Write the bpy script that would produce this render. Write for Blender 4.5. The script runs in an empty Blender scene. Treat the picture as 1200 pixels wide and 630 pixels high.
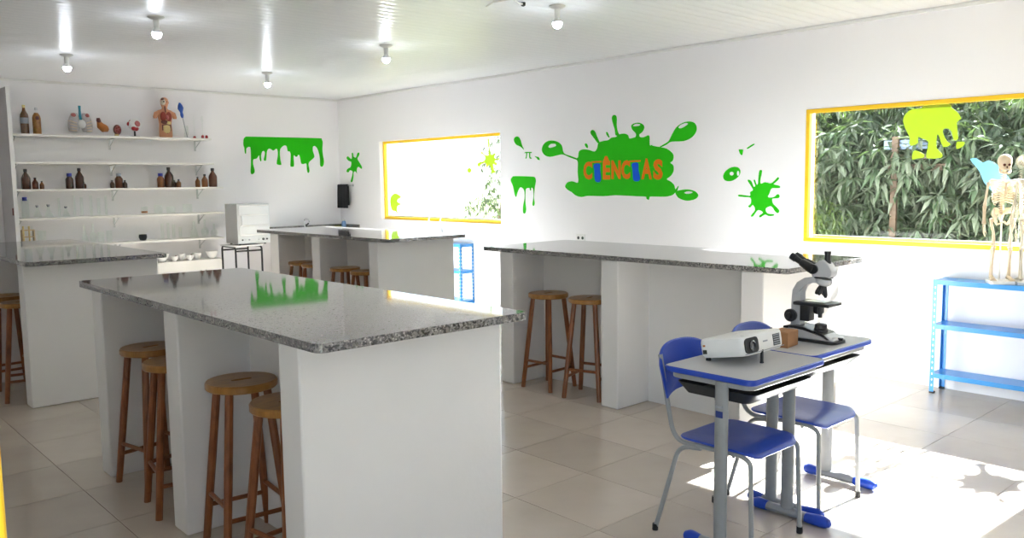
import bpy, bmesh, math, random
from mathutils import Vector, Matrix
random.seed(7)
S = bpy.context.scene
COL = S.collection
PI = math.pi

# ---------------------------------------------------------------- camera
F_PX, YAW, PITCH, ROLL = 979.86, math.radians(47.543), math.radians(-5.927), math.radians(-0.699)
CAM = Vector((-6.471, -10.79, 1.562))
_fw = Vector((math.cos(YAW)*math.cos(PITCH), math.sin(YAW)*math.cos(PITCH), math.sin(PITCH)))
_rt = Vector((math.sin(YAW), -math.cos(YAW), 0))
_up = _rt.cross(_fw)
RT = _rt*math.cos(ROLL)+_up*math.sin(ROLL)
UP = _up*math.cos(ROLL)-_rt*math.sin(ROLL)
cd = bpy.data.cameras.new('camera'); co = bpy.data.objects.new('camera', cd); COL.objects.link(co)
cd.sensor_width = 36; cd.lens = F_PX/1200*36; cd.clip_start = 0.02; cd.clip_end = 200
M = Matrix((RT, UP, -_fw)).transposed().to_4x4(); M.translation = CAM
co.matrix_world = M
S.camera = co

# ---------------------------------------------------------------- world, sun, exposure
S.view_settings.view_transform = 'Standard'; S.view_settings.look = 'None'
S.view_settings.gamma = 1; S.view_settings.use_curve_mapping = False
S.view_settings.exposure = 3.28
w = bpy.data.worlds.new('sky'); S.world = w; w.use_nodes = True
nt = w.node_tree; nt.nodes.clear()
out = nt.nodes.new('ShaderNodeOutputWorld'); bg = nt.nodes.new('ShaderNodeBackground')
sky = nt.nodes.new('ShaderNodeTexSky'); sky.sky_type = 'HOSEK_WILKIE'
SUN_DIR = Vector((1.46, -0.09, 1.0)).normalized()
sky.sun_direction = SUN_DIR; sky.turbidity = 4; sky.ground_albedo = 0.5
hs = nt.nodes.new('ShaderNodeHueSaturation'); hs.inputs['Saturation'].default_value = 0.75
nt.links.new(sky.outputs[0], hs.inputs['Color']); nt.links.new(hs.outputs[0], bg.inputs['Color'])
bg.inputs['Strength'].default_value = 2.0
nt.links.new(bg.outputs[0], out.inputs[0])
sl = bpy.data.lights.new('sun', 'SUN'); so = bpy.data.objects.new('sun', sl); COL.objects.link(so)
sl.energy = 9.0; sl.angle = math.radians(0.6); sl.color = (0.93, 0.97, 1.0)
so.rotation_euler = SUN_DIR.to_track_quat('Z', 'Y').to_euler(); so.location = (8, 0, 8)
S.cycles.max_bounces = 12; S.cycles.diffuse_bounces = 8; S.cycles.transparent_max_bounces = 24
S.cycles.glossy_bounces = 5; S.cycles.sample_clamp_indirect = 20; S.cycles.blur_glossy = 0.5
def portal(y0, y1, z0, z1, x=0.2):
    l = bpy.data.lights.new('window_portal', 'AREA'); o = bpy.data.objects.new('window_portal', l); COL.objects.link(o)
    l.shape = 'RECTANGLE'; l.size = abs(z1-z0); l.size_y = abs(y1-y0); l.cycles.is_portal = True
    o.location = (x, (y0+y1)/2, (z0+z1)/2); o.rotation_euler = (0, PI/2, 0)
portal(-1.1, -3.54, 1.08, 2.13); portal(-7.31, -9.76, 1.04, 2.12); portal(-11.4, -12.2, 1.04, 2.12)

# ---------------------------------------------------------------- pixel rays (pixel gives a direction, a plane gives the distance)
def ray(u, v): return _fwd + RT*((u-600)/F_PX) - UP*((v-315)/F_PX)
_fwd = _fw
def onz(u, v, z): d = ray(u, v); return CAM+d*((z-CAM.z)/d.z)
def onx(u, v, x): d = ray(u, v); return CAM+d*((x-CAM.x)/d.x)
def ony(u, v, y): d = ray(u, v); return CAM+d*((y-CAM.y)/d.y)
def project(P):
    d = Vector(P)-CAM; z = d.dot(_fw)
    if z < 0.05: return None
    return 600+F_PX*d.dot(RT)/z, 315-F_PX*d.dot(UP)/z

# ---------------------------------------------------------------- materials
def mat(name, color, rough=0.5, metal=0.0, spec=0.5, noise=None, bump=None, coat=0, emit=None, trans=0):
    """noise=(scale, amount, second colour or None); bump=(scale, strength)"""
    m = bpy.data.materials.new(name); m.use_nodes = True
    n = m.node_tree.nodes; L = m.node_tree.links; b = n['Principled BSDF']
    c = (*color, 1)
    b.inputs['Base Color'].default_value = c; b.inputs['Roughness'].default_value = rough
    b.inputs['Metallic'].default_value = metal; b.inputs['Specular IOR Level'].default_value = spec
    b.inputs['Coat Weight'].default_value = coat; b.inputs['Coat Roughness'].default_value = 0.05
    if trans: b.inputs['Transmission Weight'].default_value = trans
    if emit: b.inputs['Emission Color'].default_value = (*emit[0], 1); b.inputs['Emission Strength'].default_value = emit[1]
    tc = n.new('ShaderNodeTexCoord')
    if noise:
        t = n.new('ShaderNodeTexNoise'); t.inputs['Scale'].default_value = noise[0]; t.inputs['Detail'].default_value = 4
        L.new(tc.outputs['Object'], t.inputs['Vector'])
        mx = n.new('ShaderNodeMix'); mx.data_type = 'RGBA'
        c2 = noise[2] if len(noise) > 2 else tuple(x*0.75 for x in color)
        mx.inputs['A'].default_value = c; mx.inputs['B'].default_value = (*c2, 1)
        mr = n.new('ShaderNodeMapRange'); mr.inputs['From Min'].default_value = 0.3; mr.inputs['From Max'].default_value = 0.7
        mr.inputs['To Max'].default_value = noise[1]
        L.new(t.outputs['Fac'], mr.inputs['Value']); L.new(mr.outputs[0], mx.inputs['Factor'])
        L.new(mx.outputs['Result'], b.inputs['Base Color'])
    if bump:
        t = n.new('ShaderNodeTexNoise'); t.inputs['Scale'].default_value = bump[0]; t.inputs['Detail'].default_value = 3
        L.new(tc.outputs['Object'], t.inputs['Vector'])
        bp = n.new('ShaderNodeBump'); bp.inputs['Strength'].default_value = bump[1]; bp.inputs['Distance'].default_value = 0.01
        L.new(t.outputs['Fac'], bp.inputs['Height']); L.new(bp.outputs[0], b.inputs['Normal'])
    return m

def granite():
    m = bpy.data.materials.new('polished_grey_granite'); m.use_nodes = True
    n = m.node_tree.nodes; L = m.node_tree.links; b = n['Principled BSDF']
    tc = n.new('ShaderNodeTexCoord')
    v = n.new('ShaderNodeTexVoronoi'); v.inputs['Scale'].default_value = 150
    t = n.new('ShaderNodeTexNoise'); t.inputs['Scale'].default_value = 160; t.inputs['Detail'].default_value = 5
    L.new(tc.outputs['Object'], v.inputs['Vector']); L.new(tc.outputs['Object'], t.inputs['Vector'])
    sx = n.new('ShaderNodeSeparateColor'); L.new(v.outputs['Color'], sx.inputs[0])
    r = n.new('ShaderNodeValToRGB'); e = r.color_ramp.elements
    e[0].position = 0.0; e[0].color = (0.015, 0.015, 0.015, 1); e[1].position = 1.0; e[1].color = (0.62, 0.60, 0.57, 1)
    x = e.new(0.36); x.color = (0.03, 0.029, 0.028, 1)
    x = e.new(0.42); x.color = (0.16, 0.155, 0.15, 1)
    x = e.new(0.75); x.color = (0.26, 0.25, 0.24, 1)
    ad = n.new('ShaderNodeMath'); ad.operation = 'MULTIPLY_ADD'; ad.inputs[1].default_value = 0.55
    L.new(t.outputs['Fac'], ad.inputs[0])
    sc = n.new('ShaderNodeMath'); sc.operation = 'MULTIPLY_ADD'; sc.inputs[1].default_value = 0.62; sc.inputs[2].default_value = -0.06
    L.new(sx.outputs[0], sc.inputs[0]); L.new(sc.outputs[0], ad.inputs[2])
    L.new(ad.outputs[0], r.inputs[0]); L.new(r.outputs[0], b.inputs['Base Color'])
    b.inputs['Roughness'].default_value = 0.05; b.inputs['IOR'].default_value = 2.0
    return m

def thin_glass(name, tint=(0.97, 0.98, 0.97), refl=1.0, ior=1.45):
    m = bpy.data.materials.new(name); m.use_nodes = True
    n = m.node_tree.nodes; L = m.node_tree.links; n.clear()
    o = n.new('ShaderNodeOutputMaterial'); mx = n.new('ShaderNodeMixShader'); lw = n.new('ShaderNodeLayerWeight'); lw.inputs[0].default_value = 0.5
    pw = n.new('ShaderNodeMath'); pw.operation = 'POWER'; pw.inputs[1].default_value = 5.0; L.new(lw.outputs['Facing'], pw.inputs[0])
    f = n.new('ShaderNodeMath'); f.operation = 'MULTIPLY_ADD'; f.inputs[1].default_value = 0.96; f.inputs[2].default_value = ((ior-1)/(ior+1))**2; L.new(pw.outputs[0], f.inputs[0])
    tr = n.new('ShaderNodeBsdfTransparent'); tr.inputs[0].default_value = (*tint, 1)
    g = n.new('ShaderNodeBsdfGlossy'); g.inputs['Roughness'].default_value = 0.03; g.inputs['Color'].default_value = (refl, refl, refl, 1)
    L.new(f.outputs[0], mx.inputs[0]); L.new(tr.outputs[0], mx.inputs[1]); L.new(g.outputs[0], mx.inputs[2]); L.new(mx.outputs[0], o.inputs[0])
    return m

def translucent(name, c1, c2, share=0.5, rough=0.4, vary=None, gloss=0.08):
    """thin sheet that reflects c1 and lets c2 through"""
    m = bpy.data.materials.new(name); m.use_nodes = True
    n = m.node_tree.nodes; L = m.node_tree.links; n.clear()
    o = n.new('ShaderNodeOutputMaterial'); mx = n.new('ShaderNodeMixShader'); mx.inputs[0].default_value = share
    d = n.new('ShaderNodeBsdfDiffuse'); d.inputs[0].default_value = (*c1, 1)
    t = n.new('ShaderNodeBsdfTranslucent'); t.inputs[0].default_value = (*c2, 1)
    g = n.new('ShaderNodeBsdfGlossy'); g.inputs['Roughness'].default_value = rough
    m2 = n.new('ShaderNodeMixShader'); m2.inputs[0].default_value = gloss
    if vary:
        gm = n.new('ShaderNodeNewGeometry'); r = n.new('ShaderNodeValToRGB')
        r.color_ramp.elements[0].color = (*c1, 1); r.color_ramp.elements[1].color = (*vary, 1)
        L.new(gm.outputs['Random Per Island'], r.inputs[0]); L.new(r.outputs[0], d.inputs[0])
    L.new(d.outputs[0], mx.inputs[1]); L.new(t.outputs[0], mx.inputs[2])
    L.new(mx.outputs[0], m2.inputs[1]); L.new(g.outputs[0], m2.inputs[2]); L.new(m2.outputs[0], o.inputs[0])
    return m

def tile_mat():
    m = mat('beige_porcelain_tile', (0.59, 0.52, 0.445), 0.19, noise=(2.2, 0.9, (0.51, 0.44, 0.37)), bump=(6, 0.03), spec=0.65)
    n = m.node_tree.nodes; L = m.node_tree.links; b = n['Principled BSDF']
    src = b.inputs['Base Color'].links[0].from_socket
    oi = n.new('ShaderNodeObjectInfo'); mr = n.new('ShaderNodeMapRange'); mr.inputs['To Min'].default_value = 0.93; mr.inputs['To Max'].default_value = 1.07
    L.new(oi.outputs['Random'], mr.inputs['Value'])
    vm = n.new('ShaderNodeVectorMath'); vm.operation = 'SCALE'
    L.new(src, vm.inputs[0]); L.new(mr.outputs[0], vm.inputs['Scale']); L.new(vm.outputs[0], b.inputs['Base Color'])
    return m

def wood(name, c1, c2, rough=0.4):
    m = bpy.data.materials.new(name); m.use_nodes = True
    n = m.node_tree.nodes; L = m.node_tree.links; b = n['Principled BSDF']
    tc = n.new('ShaderNodeTexCoord'); mp = n.new('ShaderNodeMapping'); mp.inputs['Scale'].default_value = (9, 60, 9)
    t = n.new('ShaderNodeTexNoise'); t.inputs['Scale'].default_value = 1.0; t.inputs['Detail'].default_value = 5; t.inputs['Distortion'].default_value = 0.6
    r = n.new('ShaderNodeValToRGB'); r.color_ramp.elements[0].position = 0.3; r.color_ramp.elements[1].position = 0.7
    r.color_ramp.elements[0].color = (*c1, 1); r.color_ramp.elements[1].color = (*c2, 1)
    L.new(tc.outputs['Object'], mp.inputs[0]); L.new(mp.outputs[0], t.inputs['Vector']); L.new(t.outputs['Fac'], r.inputs[0]); L.new(r.outputs[0], b.inputs['Base Color'])
    b.inputs['Roughness'].default_value = rough
    return m

MT = dict(
    wall=mat('white_painted_plaster', (0.86, 0.85, 0.87), 0.6, noise=(1.3, 0.35, (0.82, 0.81, 0.83)), bump=(60, 0.05)),
    bench_wall=mat('white_painted_masonry', (0.80, 0.79, 0.78), 0.6, noise=(2.5, 0.5, (0.74, 0.73, 0.72)), bump=(30, 0.08)),
    ceil=mat('white_pvc_lining', (0.84, 0.855, 0.90), 0.30, spec=0.4, bump=(3, 0.03)),
    grout=mat('grey_grout', (0.22, 0.19, 0.16), 0.8, noise=(20, 0.5)),
    tile=tile_mat(), granite=granite(),
    seat_wood=wood('varnished_seat_wood', (0.24, 0.10, 0.018), (0.40, 0.19, 0.04), 0.32),
    leg_wood=wood('varnished_leg_wood', (0.16, 0.045, 0.012), (0.29, 0.095, 0.027), 0.35),
    yellow=mat('yellow_enamel', (0.90, 0.56, 0.02), 0.35, noise=(8, 0.3, (0.84, 0.49, 0.015))),
    glass=thin_glass('window_glass'),
    labglass=thin_glass('clear_lab_glass', (0.972, 0.985, 0.975), 1.0, 1.5),
    green=mat('green_wall_paint', (0.020, 0.50, 0.003), 0.7, spec=0.2, noise=(9, 0.5, (0.018, 0.43, 0.003))),
    orange=mat('orange_wall_paint', (0.74, 0.17, 0.004), 0.7, spec=0.2, noise=(20, 0.5, (0.64, 0.20, 0.006))),
    blue_paint=mat('blue_wall_paint', (0.004, 0.085, 0.66), 0.7, spec=0.2, noise=(20, 0.4, (0.004, 0.13, 0.62))),
    white_paint=mat('white_highlight_paint', (0.82, 0.82, 0.82), 0.5, noise=(9, 0.2)),
    lime=translucent('lime_vinyl_sticker', (0.34, 0.46, 0.03), (0.36, 0.47, 0.035), 0.42),
    cyan=translucent('light_blue_vinyl_sticker', (0.22, 0.42, 0.55), (0.22, 0.42, 0.52), 0.45),
    blue_steel=mat('sky_blue_enamel_steel', (0.05, 0.30, 0.72), 0.3, noise=(15, 0.3, (0.06, 0.34, 0.76))),
    dark_hole=mat('dark_hollow', (0.02, 0.04, 0.09), 0.8, noise=(30, 0.4)),
    black_rubber=mat('black_rubber', (0.015, 0.015, 0.017), 0.6, noise=(40, 0.4)),
    white_plastic=mat('white_plastic', (0.78, 0.78, 0.77), 0.35, noise=(10, 0.15)),
    grey_plastic=mat('dark_grey_plastic', (0.018, 0.020, 0.022), 0.5, noise=(30, 0.4)),
    grey_tube=mat('grey_powder_coat_steel', (0.27, 0.28, 0.285), 0.38, noise=(30, 0.3)),
    laminate=mat('pale_grey_laminate', (0.50, 0.50, 0.51), 0.45, noise=(120, 0.3, (0.46, 0.46, 0.47))),
    blue_plastic=mat('deep_blue_plastic', (0.008, 0.05, 0.40), 0.33, noise=(60, 0.3, (0.008, 0.058, 0.44)), bump=(300, 0.05)),
    shelf=mat('white_melamine', (0.78, 0.77, 0.73), 0.4, noise=(5, 0.2)),
    steel=mat('brushed_steel', (0.55, 0.56, 0.57), 0.3, 1.0, noise=(40, 0.3)),
    chrome=mat('chrome', (0.75, 0.75, 0.76), 0.1, 1.0, noise=(10, 0.1)),
    bone=mat('cream_bone_plastic', (0.72, 0.60, 0.45), 0.45, noise=(25, 0.5, (0.62, 0.48, 0.33))),
    bone_pale=mat('pale_bone_plastic', (0.62, 0.57, 0.47), 0.45, noise=(25, 0.4, (0.52, 0.46, 0.36))),
    amber=mat('dark_amber_glass', (0.060, 0.016, 0.006), 0.08, spec=0.7, noise=(12, 0.5, (0.035, 0.010, 0.004))),
    amber_light=mat('light_amber_glass', (0.20, 0.065, 0.014), 0.1, spec=0.7, noise=(12, 0.5, (0.13, 0.04, 0.010))),
    amber_red=mat('red_brown_glass', (0.13, 0.035, 0.014), 0.1, spec=0.7, noise=(12, 0.5, (0.09, 0.022, 0.010))),
    blue_cap=mat('blue_cap_plastic', (0.02, 0.03, 0.28), 0.4, noise=(30, 0.3)),
    towel=mat('black_towel_cloth', (0.010, 0.010, 0.014), 0.95, noise=(80, 0.6, (0.02, 0.02, 0.026)), bump=(250, 0.4)),
    oven_white=mat('white_oven_enamel', (0.66, 0.68, 0.69), 0.3, noise=(6, 0.2)),
    oven_side=mat('grey_oven_enamel', (0.42, 0.43, 0.44), 0.35, noise=(6, 0.3)),
    cardboard=mat('brown_cardboard', (0.38, 0.19, 0.085), 0.8, noise=(25, 0.4, (0.32, 0.155, 0.07))),
    scope_grey=mat('pale_grey_cast_metal', (0.52, 0.52, 0.54), 0.35, noise=(10, 0.2)),
    scope_black=mat('black_instrument_enamel', (0.012, 0.012, 0.014), 0.3, noise=(20, 0.3)),
    lens=mat('dark_lens_glass', (0.01, 0.012, 0.02), 0.05, spec=0.8, noise=(5, 0.2)),
    panel_shade_grey=mat('shade_greyed_white_laminate', (0.50, 0.49, 0.49), 0.5, noise=(4, 0.3)),  # white panel with the shade of its left face mixed into the colour
    honey=mat('honey_fluid_glass', (0.40, 0.19, 0.045), 0.12, spec=0.7, noise=(25, 0.8, (0.20, 0.07, 0.02))),
    olive_glass=mat('murky_brown_fluid', (0.16, 0.08, 0.03), 0.12, spec=0.7, noise=(25, 0.8, (0.09, 0.03, 0.015))),
    concrete=mat('pale_concrete', (0.55, 0.53, 0.5), 0.8, noise=(3, 0.5)),
    soil=mat('garden_soil', (0.20, 0.17, 0.09), 0.9, noise=(2, 0.8, (0.10, 0.16, 0.04))),
    bark=mat('brown_bark', (0.16, 0.10, 0.06), 0.8, noise=(12, 0.7), bump=(30, 0.5)),
    beam=mat('weathered_beam_wood', (0.085, 0.05, 0.025), 0.7, noise=(12, 0.6)),
    leaf=translucent('green_mango_leaf', (0.05, 0.085, 0.036), (0.06, 0.10, 0.02), 0.3, 0.5, (0.17, 0.19, 0.13), 0.02),
    leaf_dark=translucent('deep_green_leaf', (0.030, 0.055, 0.024), (0.03, 0.06, 0.01), 0.3, 0.5, (0.075, 0.10, 0.06), 0.015),
    leaf_yellow=translucent('yellow_green_leaf', (0.04, 0.075, 0.01), (0.12, 0.17, 0.02), 0.4, 0.4, (0.08, 0.11, 0.02), 0.05),
    skin=mat('tan_model_skin', (0.55, 0.25, 0.13), 0.45, noise=(30, 0.3)),
    organ_red=mat('dark_red_organ', (0.25, 0.025, 0.012), 0.35, noise=(40, 0.5)),
    organ_brown=mat('brown_liver', (0.10, 0.018, 0.012), 0.35, noise=(40, 0.4)),
    organ_yellow=mat('cream_gut', (0.72, 0.60, 0.27), 0.4, noise=(80, 0.6, (0.55, 0.40, 0.15))),
    organ_orange=mat('orange_organ', (0.48, 0.16, 0.025), 0.4, noise=(40, 0.5, (0.35, 0.10, 0.02))),
    organ_pink=mat('pink_organ', (0.45, 0.14, 0.13), 0.4, noise=(60, 0.7, (0.25, 0.04, 0.04))),
    teal=mat('teal_blue_plastic', (0.01, 0.22, 0.30), 0.35, noise=(30, 0.3)),
    kite_blue=mat('royal_blue_plastic', (0.01, 0.08, 0.42), 0.35, noise=(30, 0.3)),
    red=mat('red_plastic', (0.40, 0.015, 0.02), 0.35, noise=(30, 0.3)),
    lung=mat('pale_translucent_lung', (0.55, 0.52, 0.58), 0.3, noise=(30, 0.9, (0.42, 0.40, 0.36))),
    sponge_green=mat('green_sponge', (0.10, 0.16, 0.03), 0.9, noise=(60, 0.6, (0.22, 0.24, 0.03))),
    soap_blue=mat('blue_detergent', (0.25, 0.42, 0.68), 0.25, noise=(10, 0.3)),
    sticker_blue=mat('navy_label_print', (0.01, 0.03, 0.18), 0.5, noise=(40, 0.4)),
    sticker_grey=mat('grey_label_print', (0.30, 0.32, 0.36), 0.5, noise=(60, 0.6)),
    pale_blue_wall=mat('pale_blue_board_paint', (0.16, 0.21, 0.30), 0.7, noise=(4, 0.4)),
    bulb=mat('glowing_bulb_glass', (0.9, 0.92, 1.0), 0.4, emit=((0.86, 0.93, 1.0), 16.0)),
    tube_wood=wood('pale_rack_wood', (0.50, 0.36, 0.20), (0.62, 0.48, 0.30), 0.5),
)

# ---------------------------------------------------------------- mesh helpers
class G:
    def __init__(s): s.v = []; s.f = []
    def add(s, vs, fs):
        k = len(s.v); s.v += [tuple(x) for x in vs]; s.f += [tuple(i+k for i in f) for f in fs]; return s
    def box(s, x0, y0, z0, x1, y1, z1, m=None):
        vs = [Vector((x, y, z)) for z in (z0, z1) for y in (y0, y1) for x in (x0, x1)]
        if m: vs = [m@v for v in vs]
        return s.add(vs, [(0, 2, 3, 1), (4, 5, 7, 6), (0, 1, 5, 4), (2, 6, 7, 3), (0, 4, 6, 2), (1, 3, 7, 5)])
    def loft(s, rings, cap=True, close=False):
        n = len(rings[0]); vs = [p for r in rings for p in r]; fs = []
        m = len(rings)
        for i in range(m if close else m-1):
            for j in range(n):
                a = i*n+j; b = i*n+(j+1) % n; c = ((i+1) % m)*n+(j+1) % n; d = ((i+1) % m)*n+j
                fs.append((a, b, c, d))
        if cap and not close: fs.append(tuple(range(n))[::-1]); fs.append(tuple((m-1)*n+j for j in range(n)))
        return s.add(vs, fs)
    def lathe(s, prof, n=16, c=(0, 0, 0), m=None, cap=True):
        rings = []
        for r, z in prof:
            ring = [Vector((c[0]+r*math.cos(2*PI*j/n), c[1]+r*math.sin(2*PI*j/n), c[2]+z)) for j in range(n)]
            rings.append([m@p for p in ring] if m else ring)
        return s.loft(rings, cap)
    def tube(s, pts, r, n=8, flat=None):
        pts = [Vector(p) for p in pts]; rs = r if isinstance(r, (list, tuple)) else [r]*len(pts)
        t0 = (pts[1]-pts[0]).normalized()
        a = t0.orthogonal().normalized() if flat is None else Vector(flat)
        rings = []
        for i, p in enumerate(pts):
            t = (pts[min(i+1, len(pts)-1)]-pts[max(i-1, 0)]).normalized()
            a = (a-t*a.dot(t)); a = a.normalized() if a.length > 1e-6 else t.orthogonal().normalized()
            b = t.cross(a)
            ra, rb = (rs[i] if isinstance(rs[i], tuple) else (rs[i], rs[i]))
            rings.append([p+a*(ra*math.cos(2*PI*j/n))+b*(rb*math.sin(2*PI*j/n)) for j in range(n)])
        return s.loft(rings)
    def ell(s, c, r, n=14, k=8, m=None):
        prof = [(max(math.sin(PI*i/k), 0.02), -math.cos(PI*i/k)) for i in range(k+1)]
        rings = []
        for q, z in prof:
            ring = [Vector((c[0]+r[0]*q*math.cos(2*PI*j/n), c[1]+r[1]*q*math.sin(2*PI*j/n), c[2]+r[2]*z)) for j in range(n)]
            rings.append([m@p for p in ring] if m else ring)
        return s.loft(rings)
    def prism(s, poly, off):
        """poly: 3D outline points; off: extrusion vector"""
        n = len(poly); off = Vector(off); a = [Vector(p) for p in poly]
        return s.add(a+[p+off for p in a], [tuple(range(n)), tuple(range(2*n-1, n-1, -1))]+[(i, i+n, (i+1) % n+n, (i+1) % n) for i in range(n)])

def rrect(x0, y0, x1, y1, r, z=0, k=5):
    pts = []
    for cx, cy, a0 in ((x1-r, y1-r, 0), (x0+r, y1-r, PI/2), (x0+r, y0+r, PI), (x1-r, y0+r, 1.5*PI)):
        for i in range(k+1):
            a = a0+PI/2*i/k; pts.append(Vector((cx+r*math.cos(a), cy+r*math.sin(a), z)))
    return pts

def arc_path(pts, r=0.05, k=5):
    """polyline with its inner corners rounded"""
    pts = [Vector(p) for p in pts]; o = [pts[0]]
    for i in range(1, len(pts)-1):
        a = (pts[i-1]-pts[i]); b = (pts[i+1]-pts[i]); q = min(r, a.length*0.48, b.length*0.48)
        p0 = pts[i]+a.normalized()*q; p1 = pts[i]+b.normalized()*q
        for j in range(k+1):
            t = j/k; o.append(p0*(1-t)**2+pts[i]*2*t*(1-t)+p1*t*t)
    o.append(pts[-1]); return o

def smooth_closed(pts, k=4):
    n = len(pts); o = []
    for i in range(n):
        p0, p1, p2, p3 = pts[i-1], pts[i], pts[(i+1) % n], pts[(i+2) % n]
        for j in range(k):
            t = j/k
            o.append(tuple(0.5*(2*p1[q]+(p2[q]-p0[q])*t+(2*p0[q]-5*p1[q]+4*p2[q]-p3[q])*t*t+(3*p1[q]-p0[q]-3*p2[q]+p3[q])*t**3) for q in range(2)))
    return o

def obj(name, g, m, parent=None, bevel=0, smooth=True, seg=2, recalc=True, loc=None):
    me = bpy.data.meshes.new(name)
    if isinstance(g, G):
        me.from_pydata(g.v, [], g.f)
        if recalc:
            bm = bmesh.new(); bm.from_mesh(me); bmesh.ops.recalc_face_normals(bm, faces=bm.faces)
            ng = [f for f in bm.faces if len(f.verts) > 8]
            if ng: bmesh.ops.triangulate(bm, faces=ng, ngon_method='EAR_CLIP')
            bm.to_mesh(me); bm.free()
        if smooth:
            me.shade_smooth(); me.set_sharp_from_angle(angle=math.radians(35))
    else: me = g
    if not me.materials: me.materials.append(MT[m] if isinstance(m, str) else m)
    o = bpy.data.objects.new(name, me); COL.objects.link(o)
    if loc: o.location = loc
    if parent: o.parent = parent
    if bevel:
        b = o.modifiers.new('bevel', 'BEVEL'); b.width = bevel; b.segments = seg; b.limit_method = 'ANGLE'
    return o

def tag(o, label, cat, group=None, kind=None):
    o['label'] = label; o['category'] = cat
    if group: o['group'] = group
    if kind: o['kind'] = kind
    return o
def thing(name, label, cat, loc=(0, 0, 0), rz=0, group=None):
    o = bpy.data.objects.new(name, None); COL.objects.link(o); o.location = loc; o.rotation_euler = (0, 0, rz); o.empty_display_size = 0.1
    return tag(o, label, cat, group)
def dup(root, loc, rz=0, label=None):
    def cp(o, par):
        c = o.copy(); COL.objects.link(c); c.parent = par
        for ch in kids.get(o.name, []): cp(ch, c)
        return c
    kids = {}
    def walk(o):
        kids[o.name] = list(o.children)
        for c in o.children: walk(c)
    walk(root)
    r = cp(root, None); r.location = loc; r.rotation_euler = (0, 0, rz)
    if label: r['label'] = label
    return r
def struct(name, g, m, label, cat, bevel=0):
    o = obj(name, g, m, None, bevel) if g is not None else None
    if o is None:
        o = bpy.data.objects.new(name, None); COL.objects.link(o)
    tag(o, label, cat, kind='structure'); return o

# ---------------------------------------------------------------- room shell
H = 2.781; XL = -6.272; YF = -13.2; TW = 0.15
W1 = (-3.54, -1.06, 1.075, 2.135); W2 = (-9.76, -7.31, 1.044, 2.123); W3_ADDED = (-12.2, -11.4, 1.044, 2.123)   # window openings: y0 y1 z0 z1; last one added for light, out of view
def wall_with_holes(x0, x1, ya, yb, z1, holes):
    g = G(); y = ya
    for (h0, h1, a, b) in sorted(holes):
        g.box(x0, y, 0, x1, h0, z1)
        if a > 0: g.box(x0, h0, 0, x1, h1, a)
        g.box(x0, h0, b, x1, h1, z1); y = h1
    g.box(x0, y, 0, x1, yb, z1); return g
ZT = H+0.12
struct('wall_right', wall_with_holes(0, TW, YF, 0.15, ZT, [W1, W2, W3_ADDED]), 'wall', 'long white wall with two yellow-framed windows and green paint splashes', 'wall')
struct('wall_back', G().box(XL-TW, 0, 0, 0, 0.15, ZT), 'wall', 'white end wall behind the lab shelves', 'wall')
DOOR = (-11.6, -9.62, 0, 2.15)
struct('wall_left', wall_with_holes(XL-TW, XL, YF, 0, ZT, [DOOR]), 'wall', 'white wall with the doorway at the left edge', 'wall')
struct('wall_front', G().box(XL-TW, YF-0.15, 0, TW, YF, ZT), 'wall', 'white wall behind the viewer', 'wall')

# floor: grout slab and porcelain tiles
fl = struct('floor', G().box(XL-TW, YF, -0.12, TW, 0.15, -0.003), 'grout', 'beige porcelain tiled floor', 'floor')
TX, TY = 0.511, 0.545
tile_g = rrect(0.0015, 0.0015, TX-0.0015, TY-0.0015, 0.001, 0, 1)
tile_me = None; rest = G()
i0 = -3
x = -5.285
xs = [x+TX*k for k in range(-3, 12)]; ys = [-5.645+TY*k for k in range(-15, 12)]
for X in xs:
    for Y in ys:
        a0, a1 = max(X, XL-TW), min(X+TX, 0); b0, b1 = max(Y, YF), min(Y+TY, 0)
        if a1-a0 < 0.02 or b1-b0 < 0.02: continue
        vis = False
        for q in ((X, Y), (X+TX, Y), (X, Y+TY), (X+TX, Y+TY)):
            pr = project((q[0], q[1], 0))
            if pr and -40 < pr[0] < 1240 and pr[1] < 700: vis = True
        full = (a0 == X and a1 == X+TX and b0 == Y and b1 == Y+TY)
        if not vis:
            rest.box(a0+0.0015, b0+0.0015, -0.01, a1-0.0015, b1-0.0015, 0); continue
        if full and tile_me:
            o = obj('floor_tile', tile_me, 'tile', fl); o.location = (X, Y, 0)
        else:
            g = G().box(a0-X+0.0015, b0-Y+0.0015, -0.01, a1-X-0.0015, b1-Y-0.0015, 0)
            o = obj('floor_tile', g, 'tile', fl, smooth=False); o.location = (X, Y, 0)
            if full: tile_me = o.data
o = obj('floor_tile_rest', rest, 'tile', fl, smooth=False); o['kind'] = 'stuff'

# ceiling of white PVC planks running from wall to wall
ce = struct('ceiling', G().box(XL-TW, YF, H+0.012, TW, 0.15, H+0.12), 'wall', 'white plank-lined ceiling', 'ceiling')
PW = 0.2; prof = [(0, 0.006), (0.0008, 0.0018), (0.006, 0.0002), (0.05, 0.0), (0.097, 0.0002), (0.1, 0.0012), (0.103, 0.0002), (0.15, 0.0), (0.194, 0.0002), (0.1992, 0.0018), (0.1999, 0.006)]
g = G(); n = len(prof)
g.add([(XL, p, z) for p, z in prof]+[(0, p, z) for p, z in prof], [(j, j+1, j+1+n, j+n) for j in range(n-1)]+[(n-1, 0, n, 2*n-1), tuple(range(n-1, -1, -1)), tuple(range(n, 2*n))])
plank_me = None
for k in range(66):
    o = obj('ceiling_plank', plank_me or g, 'ceil', ce); plank_me = o.data
    o.location = (0, YF+k*PW, H)
tr = struct('trim_1', G().box(-0.022, YF, H-0.028, -0.001, -0.022, H-0.001).box(XL, -0.022, H-0.028, -0.001, -0.001, H-0.001), 'white_plastic', 'slim white trim where the ceiling meets the walls', 'trim', 0.004)

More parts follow.
